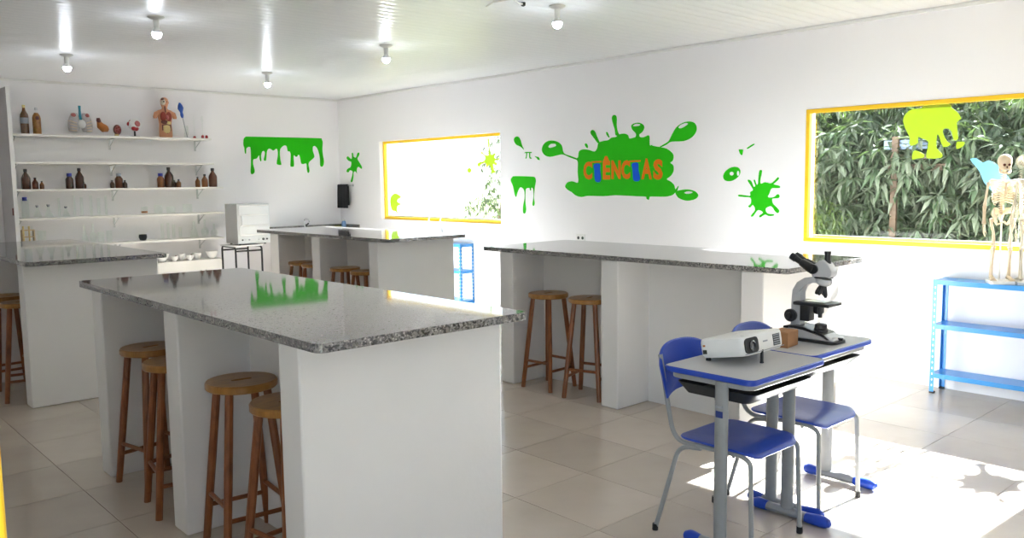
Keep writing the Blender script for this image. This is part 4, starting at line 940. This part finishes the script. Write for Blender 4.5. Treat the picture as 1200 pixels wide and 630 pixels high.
# torso
cx, w_, h = span(180, 204, 114, 0, -0.15)
t = thing('torso_model', 'human torso model with open chest and exposed organs on top shelf', 'anatomy model', (cx, -0.15, SH[0]+0.0008), 0, 'anatomy models')
g = G(); rings = []
for z, rx, ry in ((0, 0.30, 0.20), (0.06, 0.33, 0.21), (0.2, 0.32, 0.20), (0.34, 0.30, 0.18), (0.45, 0.33, 0.19), (0.56, 0.38, 0.20), (0.63, 0.42, 0.18), (0.675, 0.34, 0.15), (0.70, 0.17, 0.12), (0.725, 0.125, 0.11), (0.755, 0.13, 0.12), (0.79, 0.16, 0.16), (0.85, 0.185, 0.19), (0.91, 0.19, 0.20), (0.96, 0.165, 0.175), (0.99, 0.10, 0.11), (1.0, 0.01, 0.01)):
    rings.append([Vector((rx*w_*math.cos(2*PI*j/20), ry*w_*0.9*math.sin(2*PI*j/20), z*h)) for j in range(20)])
obj('body', g.loft(rings), 'skin', t)
for s_ in (-1, 1):
    obj('arm_stub', G().tube([(s_*w_*0.30, 0, h*0.62), (s_*w_*0.42, 0, h*0.59), (s_*w_*0.48, 0, h*0.51), (s_*w_*0.48, 0, h*0.475)], [w_*0.10, w_*0.115, w_*0.10, w_*0.085], 12), 'skin', t)
    obj('lung', G().ell((s_*w_*0.13, -w_*0.13, h*0.52), (w_*0.155, w_*0.115, h*0.125)), 'organ_red', t)
obj('heart', G().ell((w_*0.04, -w_*0.19, h*0.50), (w_*0.085, w_*0.08, h*0.06)), 'organ_pink', t)
obj('liver', G().ell((-w_*0.10, -w_*0.15, h*0.385), (w_*0.17, w_*0.08, h*0.05)), 'organ_brown', t)
obj('stomach', G().ell((w_*0.11, -w_*0.15, h*0.365), (w_*0.11, w_*0.075, h*0.045)), 'organ_yellow', t)
obj('bowel_frame', G().tube([(-w_*0.19, -w_*0.15, h*0.18), (-w_*0.2, -w_*0.15, h*0.31), (0, -w_*0.17, h*0.32), (w_*0.2, -w_*0.15, h*0.31), (w_*0.18, -w_*0.15, h*0.18), (0, -w_*0.16, h*0.11)], w_*0.035, 8), 'organ_brown', t)
bw = obj('bowel', G().ell((0, -w_*0.14, h*0.215), (w_*0.19, w_*0.115, h*0.115)), 'organ_yellow', t)
for k in range(4): obj('bowel_loop', G().tube([(-w_*0.13, -w_*0.225, h*(0.15+0.04*k)), (-w_*0.05, -w_*0.25, h*(0.16+0.04*k)), (w_*0.05, -w_*0.25, h*(0.145+0.04*k)), (w_*0.13, -w_*0.225, h*(0.16+0.04*k))], w_*0.022, 8), 'organ_yellow', bw)
obj('throat', G().tube([(-w_*0.02, -w_*0.10, h*0.78), (-w_*0.02, -w_*0.12, h*0.70), (-w_*0.01, -w_*0.15, h*0.62)], w_*0.035, 8), 'organ_brown', t)
sk = obj('skull_half', G().ell((-w_*0.06, -w_*0.045, h*0.88), (w_*0.135, w_*0.155, h*0.095)), 'bone_pale', t)
obj('eye', G().ell((-w_*0.09, -w_*0.19, h*0.885), (w_*0.04, w_*0.03, h*0.02)), 'scope_black', sk)
obj('eye', G().ell((w_*0.065, -w_*0.185, h*0.885), (w_*0.025, w_*0.02, h*0.012)), 'scope_black', sk)
obj('ear', G().ell((w_*0.19, 0, h*0.875), (w_*0.03, w_*0.05, h*0.035)), 'skin', t)
obj('brain_cut', G().ell((-w_*0.10, -w_*0.09, h*0.945), (w_*0.085, w_*0.09, h*0.04)), 'organ_brown', sk)
# blue bulb rod standing in a clear cylinder
q0 = ony(218, 152, -0.16); q1 = ony(211, 124, -0.16); zb = SH[0]+0.0008
t = thing('glass_cylinder', 'clear cylinder at the right of the torso model', 'glassware', (q0.x, -0.16, zb), 0, 'clear glassware')
obj('wall', G().lathe([(0.045, 0), (0.045, 0.006), (0.028, 0.010), (0.028, 0.15), (0.031, 0.155), (0.029, 0.155), (0.026, 0.15), (0.026, 0.012), (0.001, 0.012)], 18), 'labglass', t)
t = thing('pipette_filler', 'slanted rod with royal blue bulb beside the torso model', 'pipette', (q0.x, -0.16, zb+0.014))
d_ = Vector((q1.x-q0.x, 0, q1.z-zb-0.014)); nrm = d_.normalized()
obj('rod', G().tube([Vector((0.012, 0, 0.002)), d_*0.7], 0.005, 8), 'sticker_grey', t)
obj('blue_bulb', G().tube([d_*0.62, d_*0.70, d_*0.80, d_*0.92, d_*1.02, d_*1.1], [0.012, 0.020, 0.016, 0.036, 0.026, 0.008], 12), 'kite_blue', t)
for (u, lb, c) in ((228, 'single red knob with thin glass stem near the right end of top shelf', 1), (237.5, 'left of two red knobs at the right end of top shelf', 2), (242, 'right of two red knobs at the right end of top shelf', 0)):
    q = ony(u, 159, -0.16); t = thing('glass_thermometer' if c == 1 else 'red_stopper', lb, 'glassware', (q.x, -0.16, zb), 0, 'small red lab pieces')
    hh = 0.03 if c == 1 else 0.045
    obj('knob', G().lathe([(0.014, 0), (0.018, 0.006), (0.018, hh*0.7), (0.010, hh)], 14), 'red', t)
    if c: obj('stem', G().lathe([(0.006, hh-0.002), (0.006, 0.20), (0.018 if c == 2 else 0.006, 0.225), (0.016 if c == 2 else 0.005, 0.27), (0.003, 0.29)], 12), 'labglass', t)

# clear glassware
def glassware(kind, u0, u1, vt, i, label, extra=None, y=-0.16):
    cx, w_, h = span(u0, u1, vt, i, y); r = w_*0.49
    t = thing(kind, label, 'glassware', (cx, y, SH[i]+0.0008), 0, 'clear glassware')
    if kind == 'conical_flask': pr = [(r*0.95, 0), (r, 0.008), (r*0.95, h*0.15), (r*0.32, h*0.72), (r*0.30, h*0.95), (r*0.38, h), (r*0.34, h), (r*0.26, h*0.94), (r*0.28, h*0.72), (r*0.90, h*0.16), (r*0.94, 0.012), (0.001, 0.010)]
    elif kind == 'round_flask': pr = [(r*0.5, 0), (r*0.85, h*0.1), (r, h*0.28), (r*0.85, h*0.46), (r*0.3, h*0.58), (r*0.27, h*0.97), (r*0.34, h), (r*0.30, h), (r*0.23, h*0.96), (r*0.26, h*0.58), (r*0.80, h*0.44), (r*0.95, h*0.28), (r*0.8, h*0.12), (0.001, 0.008)]
    elif kind == 'glass_cylinder': pr = [(r, 0), (r, 0.006), (r*0.62, 0.012), (r*0.6, h*0.97), (r*0.72, h), (r*0.64, h), (r*0.54, h*0.96), (r*0.55, 0.016), (0.001, 0.014)]
    else: pr = [(r*0.94, 0), (r, 0.008), (r, h*0.95), (r*1.06, h), (r*1.0, h), (r*0.95, h*0.95), (r*0.95, 0.014), (0.001, 0.010)]
    obj('wall', G().lathe(pr, 18), 'labglass', t)
    if extra == 'stopper': obj('stopper', G().lathe([(r*0.26, h*0.9), (r*0.36, h*1.0), (r*0.42, h*1.10), (r*0.38, h*1.12)], 12), 'sticker_grey', t)
    if extra == 'blue_cap': obj('cap', G().lathe([(r*0.62, h*0.90), (r*0.64, h*0.91), (r*0.64, h*1.08), (r*0.6, h*1.09)], 14), 'blue_cap', t)
    if extra == 'content': obj('content', G().lathe([(r*0.9, 0.016), (r*0.9, h*0.4), (0.001, h*0.4)], 14), 'organ_orange', t)
    return t
glassware('glass_bottle', 24, 33.5, 233, 3, 'clear bottle with navy blue cap, leftmost of the glassware', 'blue_cap')
glassware('conical_flask', 38, 49, 242, 3, 'first stoppered clear flask right of the blue-capped clear bottle', 'stopper')
glassware('conical_flask', 51, 62, 241, 3, 'second stoppered clear flask right of the blue-capped clear bottle', 'stopper')
glassware('glass_cylinder', 66, 71, 232, 3, 'thin clear cylinder between the second and third stoppered flasks')
glassware('conical_flask', 72, 82, 243, 3, 'third stoppered clear flask right of the blue-capped clear bottle', 'stopper')
for k, (a, b_, v_) in enumerate(((84, 89, 229), (92, 98, 231), (103, 109, 229), (112, 118, 232), (121, 126, 229))):
    glassware('glass_cylinder', a, b_, v_, 3, ('first', 'second', 'third', 'fourth', 'fifth')[k]+' clear cylinder from the left, after the stoppered flasks')
glassware('beaker', 165, 173, 242, 3, 'clear beaker with orange-brown residue on the glassware shelf', 'content')
glassware('beaker', 180, 190, 240, 3, 'wide clear beaker right of the beaker with residue'); glassware('beaker', 195, 205, 242, 3, 'clear beaker, middle of three right of the beaker with residue'); glassware('beaker', 214, 225, 239, 3, 'clear beaker, rightmost on the upper glassware shelf')
cx, w_, h = span(25, 39, 265, 4, -0.16)
t = thing('test_tube_rack', 'pale wooden test tube rack above the left bench top', 'rack', (cx, -0.16, SH[4]+0.0008), 0)
for z in (0, h*0.45, h*0.78): obj('rack_board', G().box(-w_*0.5, -0.03, z, w_*0.5, 0.03, z+0.012), 'tube_wood', t)
for s_ in (-1, 1): obj('rack_side', G().box(s_*w_*0.5-0.006, -0.03, 0, s_*w_*0.5+0.006, 0.03, h*0.82), 'tube_wood', t)
for k in range(4): obj('test_tube', G().lathe([(0.003, 0.014), (0.009, 0.02), (0.010, h*0.98), (0.012, h)], 10, (-w_*0.36+k*w_*0.24, 0, 0)), 'labglass' if k % 2 else 'organ_yellow', t)
glassware('beaker', 43, 54, 270, 4, 'clear beaker right of the wooden test tube rack')
for k, (kd, a, b_, v_) in enumerate((('conical_flask', 94, 103, 264), ('round_flask', 104, 113, 262), ('beaker', 114, 122, 272), ('beaker', 124, 131, 270))):
    glassware(kd, a, b_, v_, 4, ('clear conical flask above the corner of the left bench top', 'clear round flask right of the lower conical flask', 'clear beaker just right of the lower round flask', 'clear beaker halfway between round flask and dark dish')[k])
cx, w_, h = span(162.5, 172, 274, 4, -0.18)
t = thing('glass_dish', 'small dark round glass dish on the lower glassware shelf', 'dish', (cx, -0.18, SH[4]+0.0008))
obj('bowl', G().lathe([(w_*0.22, 0), (w_*0.36, 0.006), (w_*0.5, h*0.5), (w_*0.46, h*0.92), (w_*0.42, h*0.92), (w_*0.45, h*0.5), (w_*0.3, 0.012), (0.001, 0.010)], 18), 'grey_plastic', t)
for k, (a, b_, v_) in enumerate(((187, 193, 262), (194, 199, 261), (200, 206, 263), (208, 214, 266))):
    glassware('glass_cylinder', a, b_, v_, 4, ('first', 'second', 'third', 'fourth')[k]+' clear cylinder right of the dark glass dish')
glassware('conical_flask', 222, 232, 259, 4, 'clear conical flask left of the last two round flasks'); glassware('round_flask', 235, 244, 257, 4, 'clear round flask, second from the right end of lower glassware shelf'); glassware('round_flask', 246, 255, 262, 4, 'clear round flask at the right end of lower glassware shelf')
for k, (a, b_, v_, y) in enumerate(((180, 198, 297, -0.21), (199.5, 209, 300, -0.262), (207, 217, 297, -0.19), (217.5, 227, 298.5, -0.262), (224.5, 236, 296, -0.19), (241, 255, 294, -0.225))):
    cx, w_, h = span(a, b_, v_, 5, y); r = w_*0.5
    t = thing('porcelain_bowl', ('largest porcelain bowl, leftmost on the lowest shelf', 'small porcelain bowl in front, second from left', 'white porcelain bowl behind, between the two small front bowls', 'small porcelain bowl in front, fourth from left', 'white porcelain bowl behind, fifth from left', 'wide porcelain bowl at the right end of the lowest shelf')[k], 'bowl', (cx, y, SH[5]+0.0008), 0, 'porcelain bowls')
    obj('bowl', G().lathe([(r*0.42, 0), (r*0.5, 0.004), (r*0.5, 0.008), (r*0.78, h*0.45), (r*0.98, h*0.97), (r*0.96, h), (r*0.92, h*0.95), (r*0.70, h*0.45), (r*0.40, 0.016), (0.001, 0.014)], 22), 'white_plastic', t)
    if k in (1, 3): obj('pestle', G().tube([(0.0, 0, 0.03), (r*0.5, 0.0, h*1.1)], [0.014, 0.009], 8), 'organ_brown', t)

# ---------------------------------------------------------------- drying oven on its table
t = thing('oven_table', 'small black tube table with white top under the lab oven', 'table', (-1.775, -0.50, 0))
for s_ in (-1, 1):
    obj('leg_frame', G().tube(arc_path([(s_*0.175, -0.2, 0), (s_*0.175, -0.2, 0.785), (s_*0.175, 0.2, 0.785), (s_*0.175, 0.2, 0)], 0.05, 6), 0.012, 10), 'scope_black', t)
for y in (-0.2, 0.2): obj('apron_bar', G().tube([(-0.175, y, 0.735), (0.175, y, 0.735)], 0.011, 8), 'scope_black', t)
obj('table_top', G().prism([Vector((p.x, p.y, 0.792)) for p in rrect(-0.20, -0.22, 0.20, 0.22, 0.02)], (0, 0, 0.016)), 'white_plastic', t, 0.003)
t = thing('lab_oven', 'white box-shaped lab oven standing left of the farthest bench', 'oven', (-1.69, -0.51, 0.8085))
obj('body', G().box(-0.215, -0.17, 0.015, 0.215, 0.18, 0.52), 'oven_side', t, 0.008)
for sx in (-1, 1):
    for sy in (-1, 1): obj('foot', G().lathe([(0.014, 0), (0.014, 0.016)], 10, (sx*0.17, sy*0.13, 0)), 'black_rubber', t)
obj('front_frame', G().box(-0.217, -0.182, 0.015, 0.217, -0.1705, 0.522), 'oven_white', t, 0.003)
do = obj('oven_door', G().box(-0.20, -0.200, 0.115, 0.20, -0.183, 0.512), 'oven_white', t, 0.006)
for z in (0.13, 0.245, 0.378, 0.495): obj('door_ridge', G().box(-0.185, -0.207, z-0.006, 0.185, -0.2005, z+0.006), 'white_plastic', do, 0.003)
for z0_, z1_ in ((0.139, 0.236), (0.254, 0.369), (0.387, 0.486)): obj('door_panel', G().box(-0.165, -0.2035, z0_, 0.18, -0.2005, z1_), 'oven_white', do, 0.002)
obj('door_handle', G().tube(arc_path([(-0.178, -0.2, 0.25), (-0.178, -0.228, 0.26), (-0.178, -0.228, 0.36), (-0.178, -0.2, 0.37)], 0.02), 0.006, 8), 'steel', do)
cp = obj('control_panel', G().box(-0.20, -0.1855, 0.025, 0.20, -0.1825, 0.105), 'oven_white', t)
for xx, r_, m in ((-0.16, 0.010, 'grey_plastic'), (-0.12, 0.006, 'steel'), (-0.07, 0.010, 'sticker_grey'), (0.06, 0.010, 'steel'), (0.12, 0.016, 'grey_plastic'), (0.17, 0.012, 'grey_plastic')):
    obj('dial', G().lathe([(r_, 0), (r_*0.9, 0.012), (0.001, 0.013)], 14, m=Matrix.Translation((xx, -0.186, 0.066))@Matrix.Rotation(PI/2, 4, 'X')), m, cp)

# ---------------------------------------------------------------- sink counter in the corner
t = thing('sink_counter', 'granite sink counter with backsplash in the far room corner', 'counter', (-0.585, -0.26, 0))
obj('counter_top', G().box(-0.55, -0.25, 0.90, 0.584, 0.259, 0.93), 'granite', t, 0.003)
obj('backsplash', G().box(-0.55, 0.241, 0.9305, 0.584, 0.259, 0.985), 'granite', t)
obj('backsplash', G().box(0.566, -0.25, 0.9305, 0.584, 0.2405, 0.985), 'granite', t)
for xx in (-0.50, 0.53): obj('support_wall', G().box(xx-0.05, -0.22, 0, xx+0.05, 0.25, 0.8995), 'bench_wall', t)
q = ony(357, 262, -0.10)
t = thing('faucet', 'slim chrome faucet on the corner sink counter', 'faucet', (q.x, -0.10, 0.9305))
obj('stem', G().lathe([(0.025, 0), (0.024, 0.01), (0.012, 0.015), (0.012, 0.10)], 12), 'chrome', t)
obj('spout', G().tube(arc_path([(0, 0, 0.09), (0, 0, 0.155), (0, -0.12, 0.145), (0, -0.13, 0.11)], 0.04), 0.010, 10), 'chrome', t)
obj('handle', G().tube([(0.012, 0, 0.06), (0.05, 0, 0.075), (0.06, 0, 0.09)], [0.008, 0.010, 0.012], 8), 'scope_black', t)
t = thing('detergent_bottle', 'pale blue detergent bottle below the black towel', 'bottle', (-0.075, -0.20, 0.9305))
obj('body', G().lathe([(0.030, 0), (0.033, 0.006), (0.033, 0.07), (0.026, 0.095), (0.012, 0.105)], 14), 'soap_blue', t)
obj('cap', G().lathe([(0.013, 0.104), (0.012, 0.125), (0.005, 0.13), (0.004, 0.145)], 12), 'white_plastic', t)
t = thing('dish_sponge', 'green and yellow dish sponge on the corner counter', 'sponge', (-0.125, -0.12, 0.9305), 0.3)
obj('sponge_body', G().box(-0.05, -0.033, 0, 0.05, 0.033, 0.028), 'organ_yellow', t, 0.005); obj('scouring_pad', G().box(-0.05, -0.033, 0.0285, 0.05, 0.033, 0.04), 'sponge_green', t, 0.003)
# towel on a rail
t = thing('towel_rail', 'small metal towel rail on the wall by the room corner', 'towel rail', (-0.001, -0.20, 1.545))
obj('rail', G().tube(arc_path([(0, -0.165, 0), (-0.07, -0.165, 0), (-0.07, 0.165, 0), (0, 0.165, 0)], 0.02), 0.006, 8), 'steel', t)
for y in (-0.165, 0.165): obj('wall_plate', G().lathe([(0.018, 0), (0.018, 0.006), (0.010, 0.010)], 14, m=Matrix.Translation((0, y, 0))@Matrix.Rotation(-PI/2, 4, 'Y')), 'steel', t)
g = G(); N = 16; rings = []
pr = [(-0.012, -0.29), (-0.011, -0.10), (-0.009, 0.0), (0.0, 0.008), (0.009, 0.0), (0.012, -0.10), (0.014, -0.33)]
rows = []
for j in range(N+1):
    y = -0.135+0.27*j/N; wv = 0.004*math.sin(j*1.3); row = []
    for (dx, dz) in pr: row.append(Vector((-(dx)-wv*min(1, -dz*4 if dz < 0 else 0), y*(1+0.06*max(0, -dz)*2), dz+0.001*math.sin(j*2.1))))
    rows.append(row)
vs = [p for r in rows for p in r]; k = len(pr); fs = [(a*k+b_, a*k+b_+1, (a+1)*k+b_+1, (a+1)*k+b_) for a in range(N) for b_ in range(k-1)]
o = obj('hand_towel', g.add(vs, fs), 'towel'); o.location = (-0.071, -0.205, 1.5495)
sd = o.modifiers.new('thick', 'SOLIDIFY'); sd.thickness = 0.007; sd.offset = 0
tag(o, 'black hand towel hanging from the rail near the room corner', 'towel')
# wall socket
q = onx(681, 278.5, 0)
t = thing('wall_socket', 'small white double wall socket above the lettered-splash bench', 'socket', (-0.0006, q.y, q.z))
obj('plate', G().box(-0.010, -0.06, -0.04, 0, 0.06, 0.04), 'white_plastic', t, 0.003)
for s_ in (-1, 1): obj('socket_hole', G().lathe([(0.017, 0), (0.015, 0.002), (0.001, 0.002)], 12, m=Matrix.Translation((-0.0102, s_*0.03, 0))@Matrix.Rotation(-PI/2, 4, 'Y')), 'grey_plastic', t)

# ---------------------------------------------------------------- outdoors
gr = struct('garden_ground', G().box(0.16, -45, -0.5, 70, 60, -0.3), 'soil', 'garden ground outside the windows', 'ground')
def tree(name, label, base, blobs, n, m, ls, seed, trunk=True, droop=0.5):
    rnd = random.Random(seed); B = Vector(base)
    t = thing(name, label, 'tree', base, 0, 'trees outside the windows')
    if trunk:
        top = sum((Vector(b_[0]) for b_ in blobs), Vector())/len(blobs)
        obj('trunk', G().tube([(0, 0, 0), (0.05, 0.03, top.z*0.35), (top.x*0.4, top.y*0.4, top.z*0.7)], [0.11, 0.085, 0.05], 10), 'bark', t)
        for b_ in blobs: obj('branch', G().tube([(0.04, 0.02, top.z*0.3), (b_[0][0]*0.5, b_[0][1]*0.5, b_[0][2]*0.72), b_[0]], [0.045, 0.03, 0.008], 7), 'bark', t)
    vs = []; fs = []
    tot = sum(b_[1][0]*b_[1][1]+b_[1][1]*b_[1][2]+b_[1][0]*b_[1][2] for b_ in blobs)
    for c, r in blobs:
        cnt = int(n*(r[0]*r[1]+r[1]*r[2]+r[0]*r[2])/tot/9)+1
        for _ in range(cnt):
            while True:
                p = Vector((rnd.uniform(-1, 1), rnd.uniform(-1, 1), rnd.uniform(-1, 1)))
                if 0.35 < p.length < 1: break
            p = Vector((c[0]+p.x*r[0], c[1]+p.y*r[1], c[2]+p.z*r[2])); a0 = rnd.uniform(0, 6.28)
            for q in range(9):
                a = a0+q*2.4+rnd.uniform(-.3, .3); el = rnd.uniform(-0.9-droop, 0.45-droop*0.6)
                d = Vector((math.cos(a)*math.cos(el), math.sin(a)*math.cos(el), math.sin(el)))
                L_ = ls*rnd.uniform(0.6, 1.15); wd = L_*rnd.uniform(0.085, 0.125)
                s_ = d.cross(Vector((rnd.uniform(-.4, .4), rnd.uniform(-.4, .4), 1))); s_.normalize(); up_ = s_.cross(d)
                k = len(vs); b0 = p+d*0.02
                vs += [b0, b0+d*L_*0.45+s_*wd+up_*wd*0.35, b0+d*L_*0.45, b0+d*L_*0.45-s_*wd+up_*wd*0.35, b0+d*L_-up_*L_*0.12]
                fs += [(k, k+1, k+2), (k, k+2, k+3), (k+1, k+4, k+2), (k+2, k+4, k+3)]
    g = G(); g.v = [tuple(v) for v in vs]; g.f = fs
    fo = obj('foliage', g, m, t, smooth=False, recalc=False); fo['kind'] = 'stuff'
    return t
tree('mango_tree', 'dense green tree with long drooping leaves filling the near window', (3.4, -6.6, -0.3), [((0, -0.7, 1.6), (0.8, 1.0, 0.9)), ((0.1, 0.5, 1.6), (0.8, 0.9, 0.95)), ((0, 0, 2.05), (0.7, 1.3, 0.5)), ((0.7, 0.2, 2.5), (0.5, 1.5, 0.55)), ((0.7, -1.5, 2.4), (0.5, 0.9, 0.55)), ((-0.1, -1.5, 1.5), (0.7, 0.8, 0.9)), ((0, -0.3, 0.9), (0.8, 1.6, 0.6))], 21000, 'leaf', 0.26, 11)
tree('garden_tree', 'yellow-green sunlit bush at the lower left of the near window', (2.0, -6.2, -0.3), [((0, 0, 1.25), (0.4, 0.5, 0.5)), ((0.1, 0.35, 1.75), (0.35, 0.3, 0.3))], 2600, 'leaf_yellow', 0.10, 12)
tree('garden_tree', 'dark green tree standing behind in the near window', (6.2, -4.5, -0.3), [((0, -1.2, 1.9), (1.0, 1.5, 1.6)), ((0, 1.0, 2.0), (1.0, 1.5, 1.7)), ((0, -3.0, 1.8), (1.0, 1.4, 1.5)), ((0, 0, 3.2), (1.0, 2.0, 0.8))], 16000, 'leaf_dark', 0.28, 13)
tree('garden_tree', 'deep green tree far behind in the near window', (10.5, -3.0, -0.3), [((0, -2.0, 2.0), (1.2, 2.2, 2.2)), ((0, 1.0, 2.2), (1.2, 2.2, 2.4)), ((0, -4.5, 2.0), (1.2, 2.0, 2.2)), ((0, 3.4, 1.9), (1.2, 1.6, 2.0))], 12000, 'leaf_dark', 0.42, 15)
tree('garden_tree', 'small pale tree at the right side of the far window', (3.4, 0.35, -0.3), [((0, -0.2, 2.0), (0.45, 0.45, 0.75)), ((0.1, 0.1, 1.3), (0.6, 0.7, 0.5)), ((0, -0.5, 2.7), (0.3, 0.4, 0.4))], 2600, 'leaf', 0.13, 14)
# wooden trellis glimpsed between the leaves
XT = 2.9
a_, b_ = onx(1036, 170, XT), onx(1112, 200, XT)
t = thing('garden_trellis', 'brown wooden trellis with a pale blue board between the tree leaves', 'trellis', (XT, (a_.y+b_.y)/2, -0.3))
T_ = lambda u, v: onx(u, v, XT)-Vector((XT, (a_.y+b_.y)/2, -0.3))
def bar(u0, v0, u1, v1, x0, x1, m, nm):
    p, q = T_(u0, v0), T_(u1, v1); obj(nm, G().box(x0, min(p.y, q.y), min(p.z, q.z), x1, max(p.y, q.y), max(p.z, q.z)), m, t, 0.004)
bar(1036, 165, 1086, 174, 0.0, 0.03, 'pale_blue_wall', 'board')
bar(1036, 181, 1092, 186, 0.0, 0.03, 'beam', 'slat'); bar(1040, 193, 1110, 199, 0.0, 0.03, 'beam', 'slat')
for u in (1051,):
    p = T_(u, 160 if u < 1100 else 186); obj('post', G().box(-0.045, p.y-0.035, 0, -0.002, p.y+0.035, p.z), 'beam', t, 0.004)
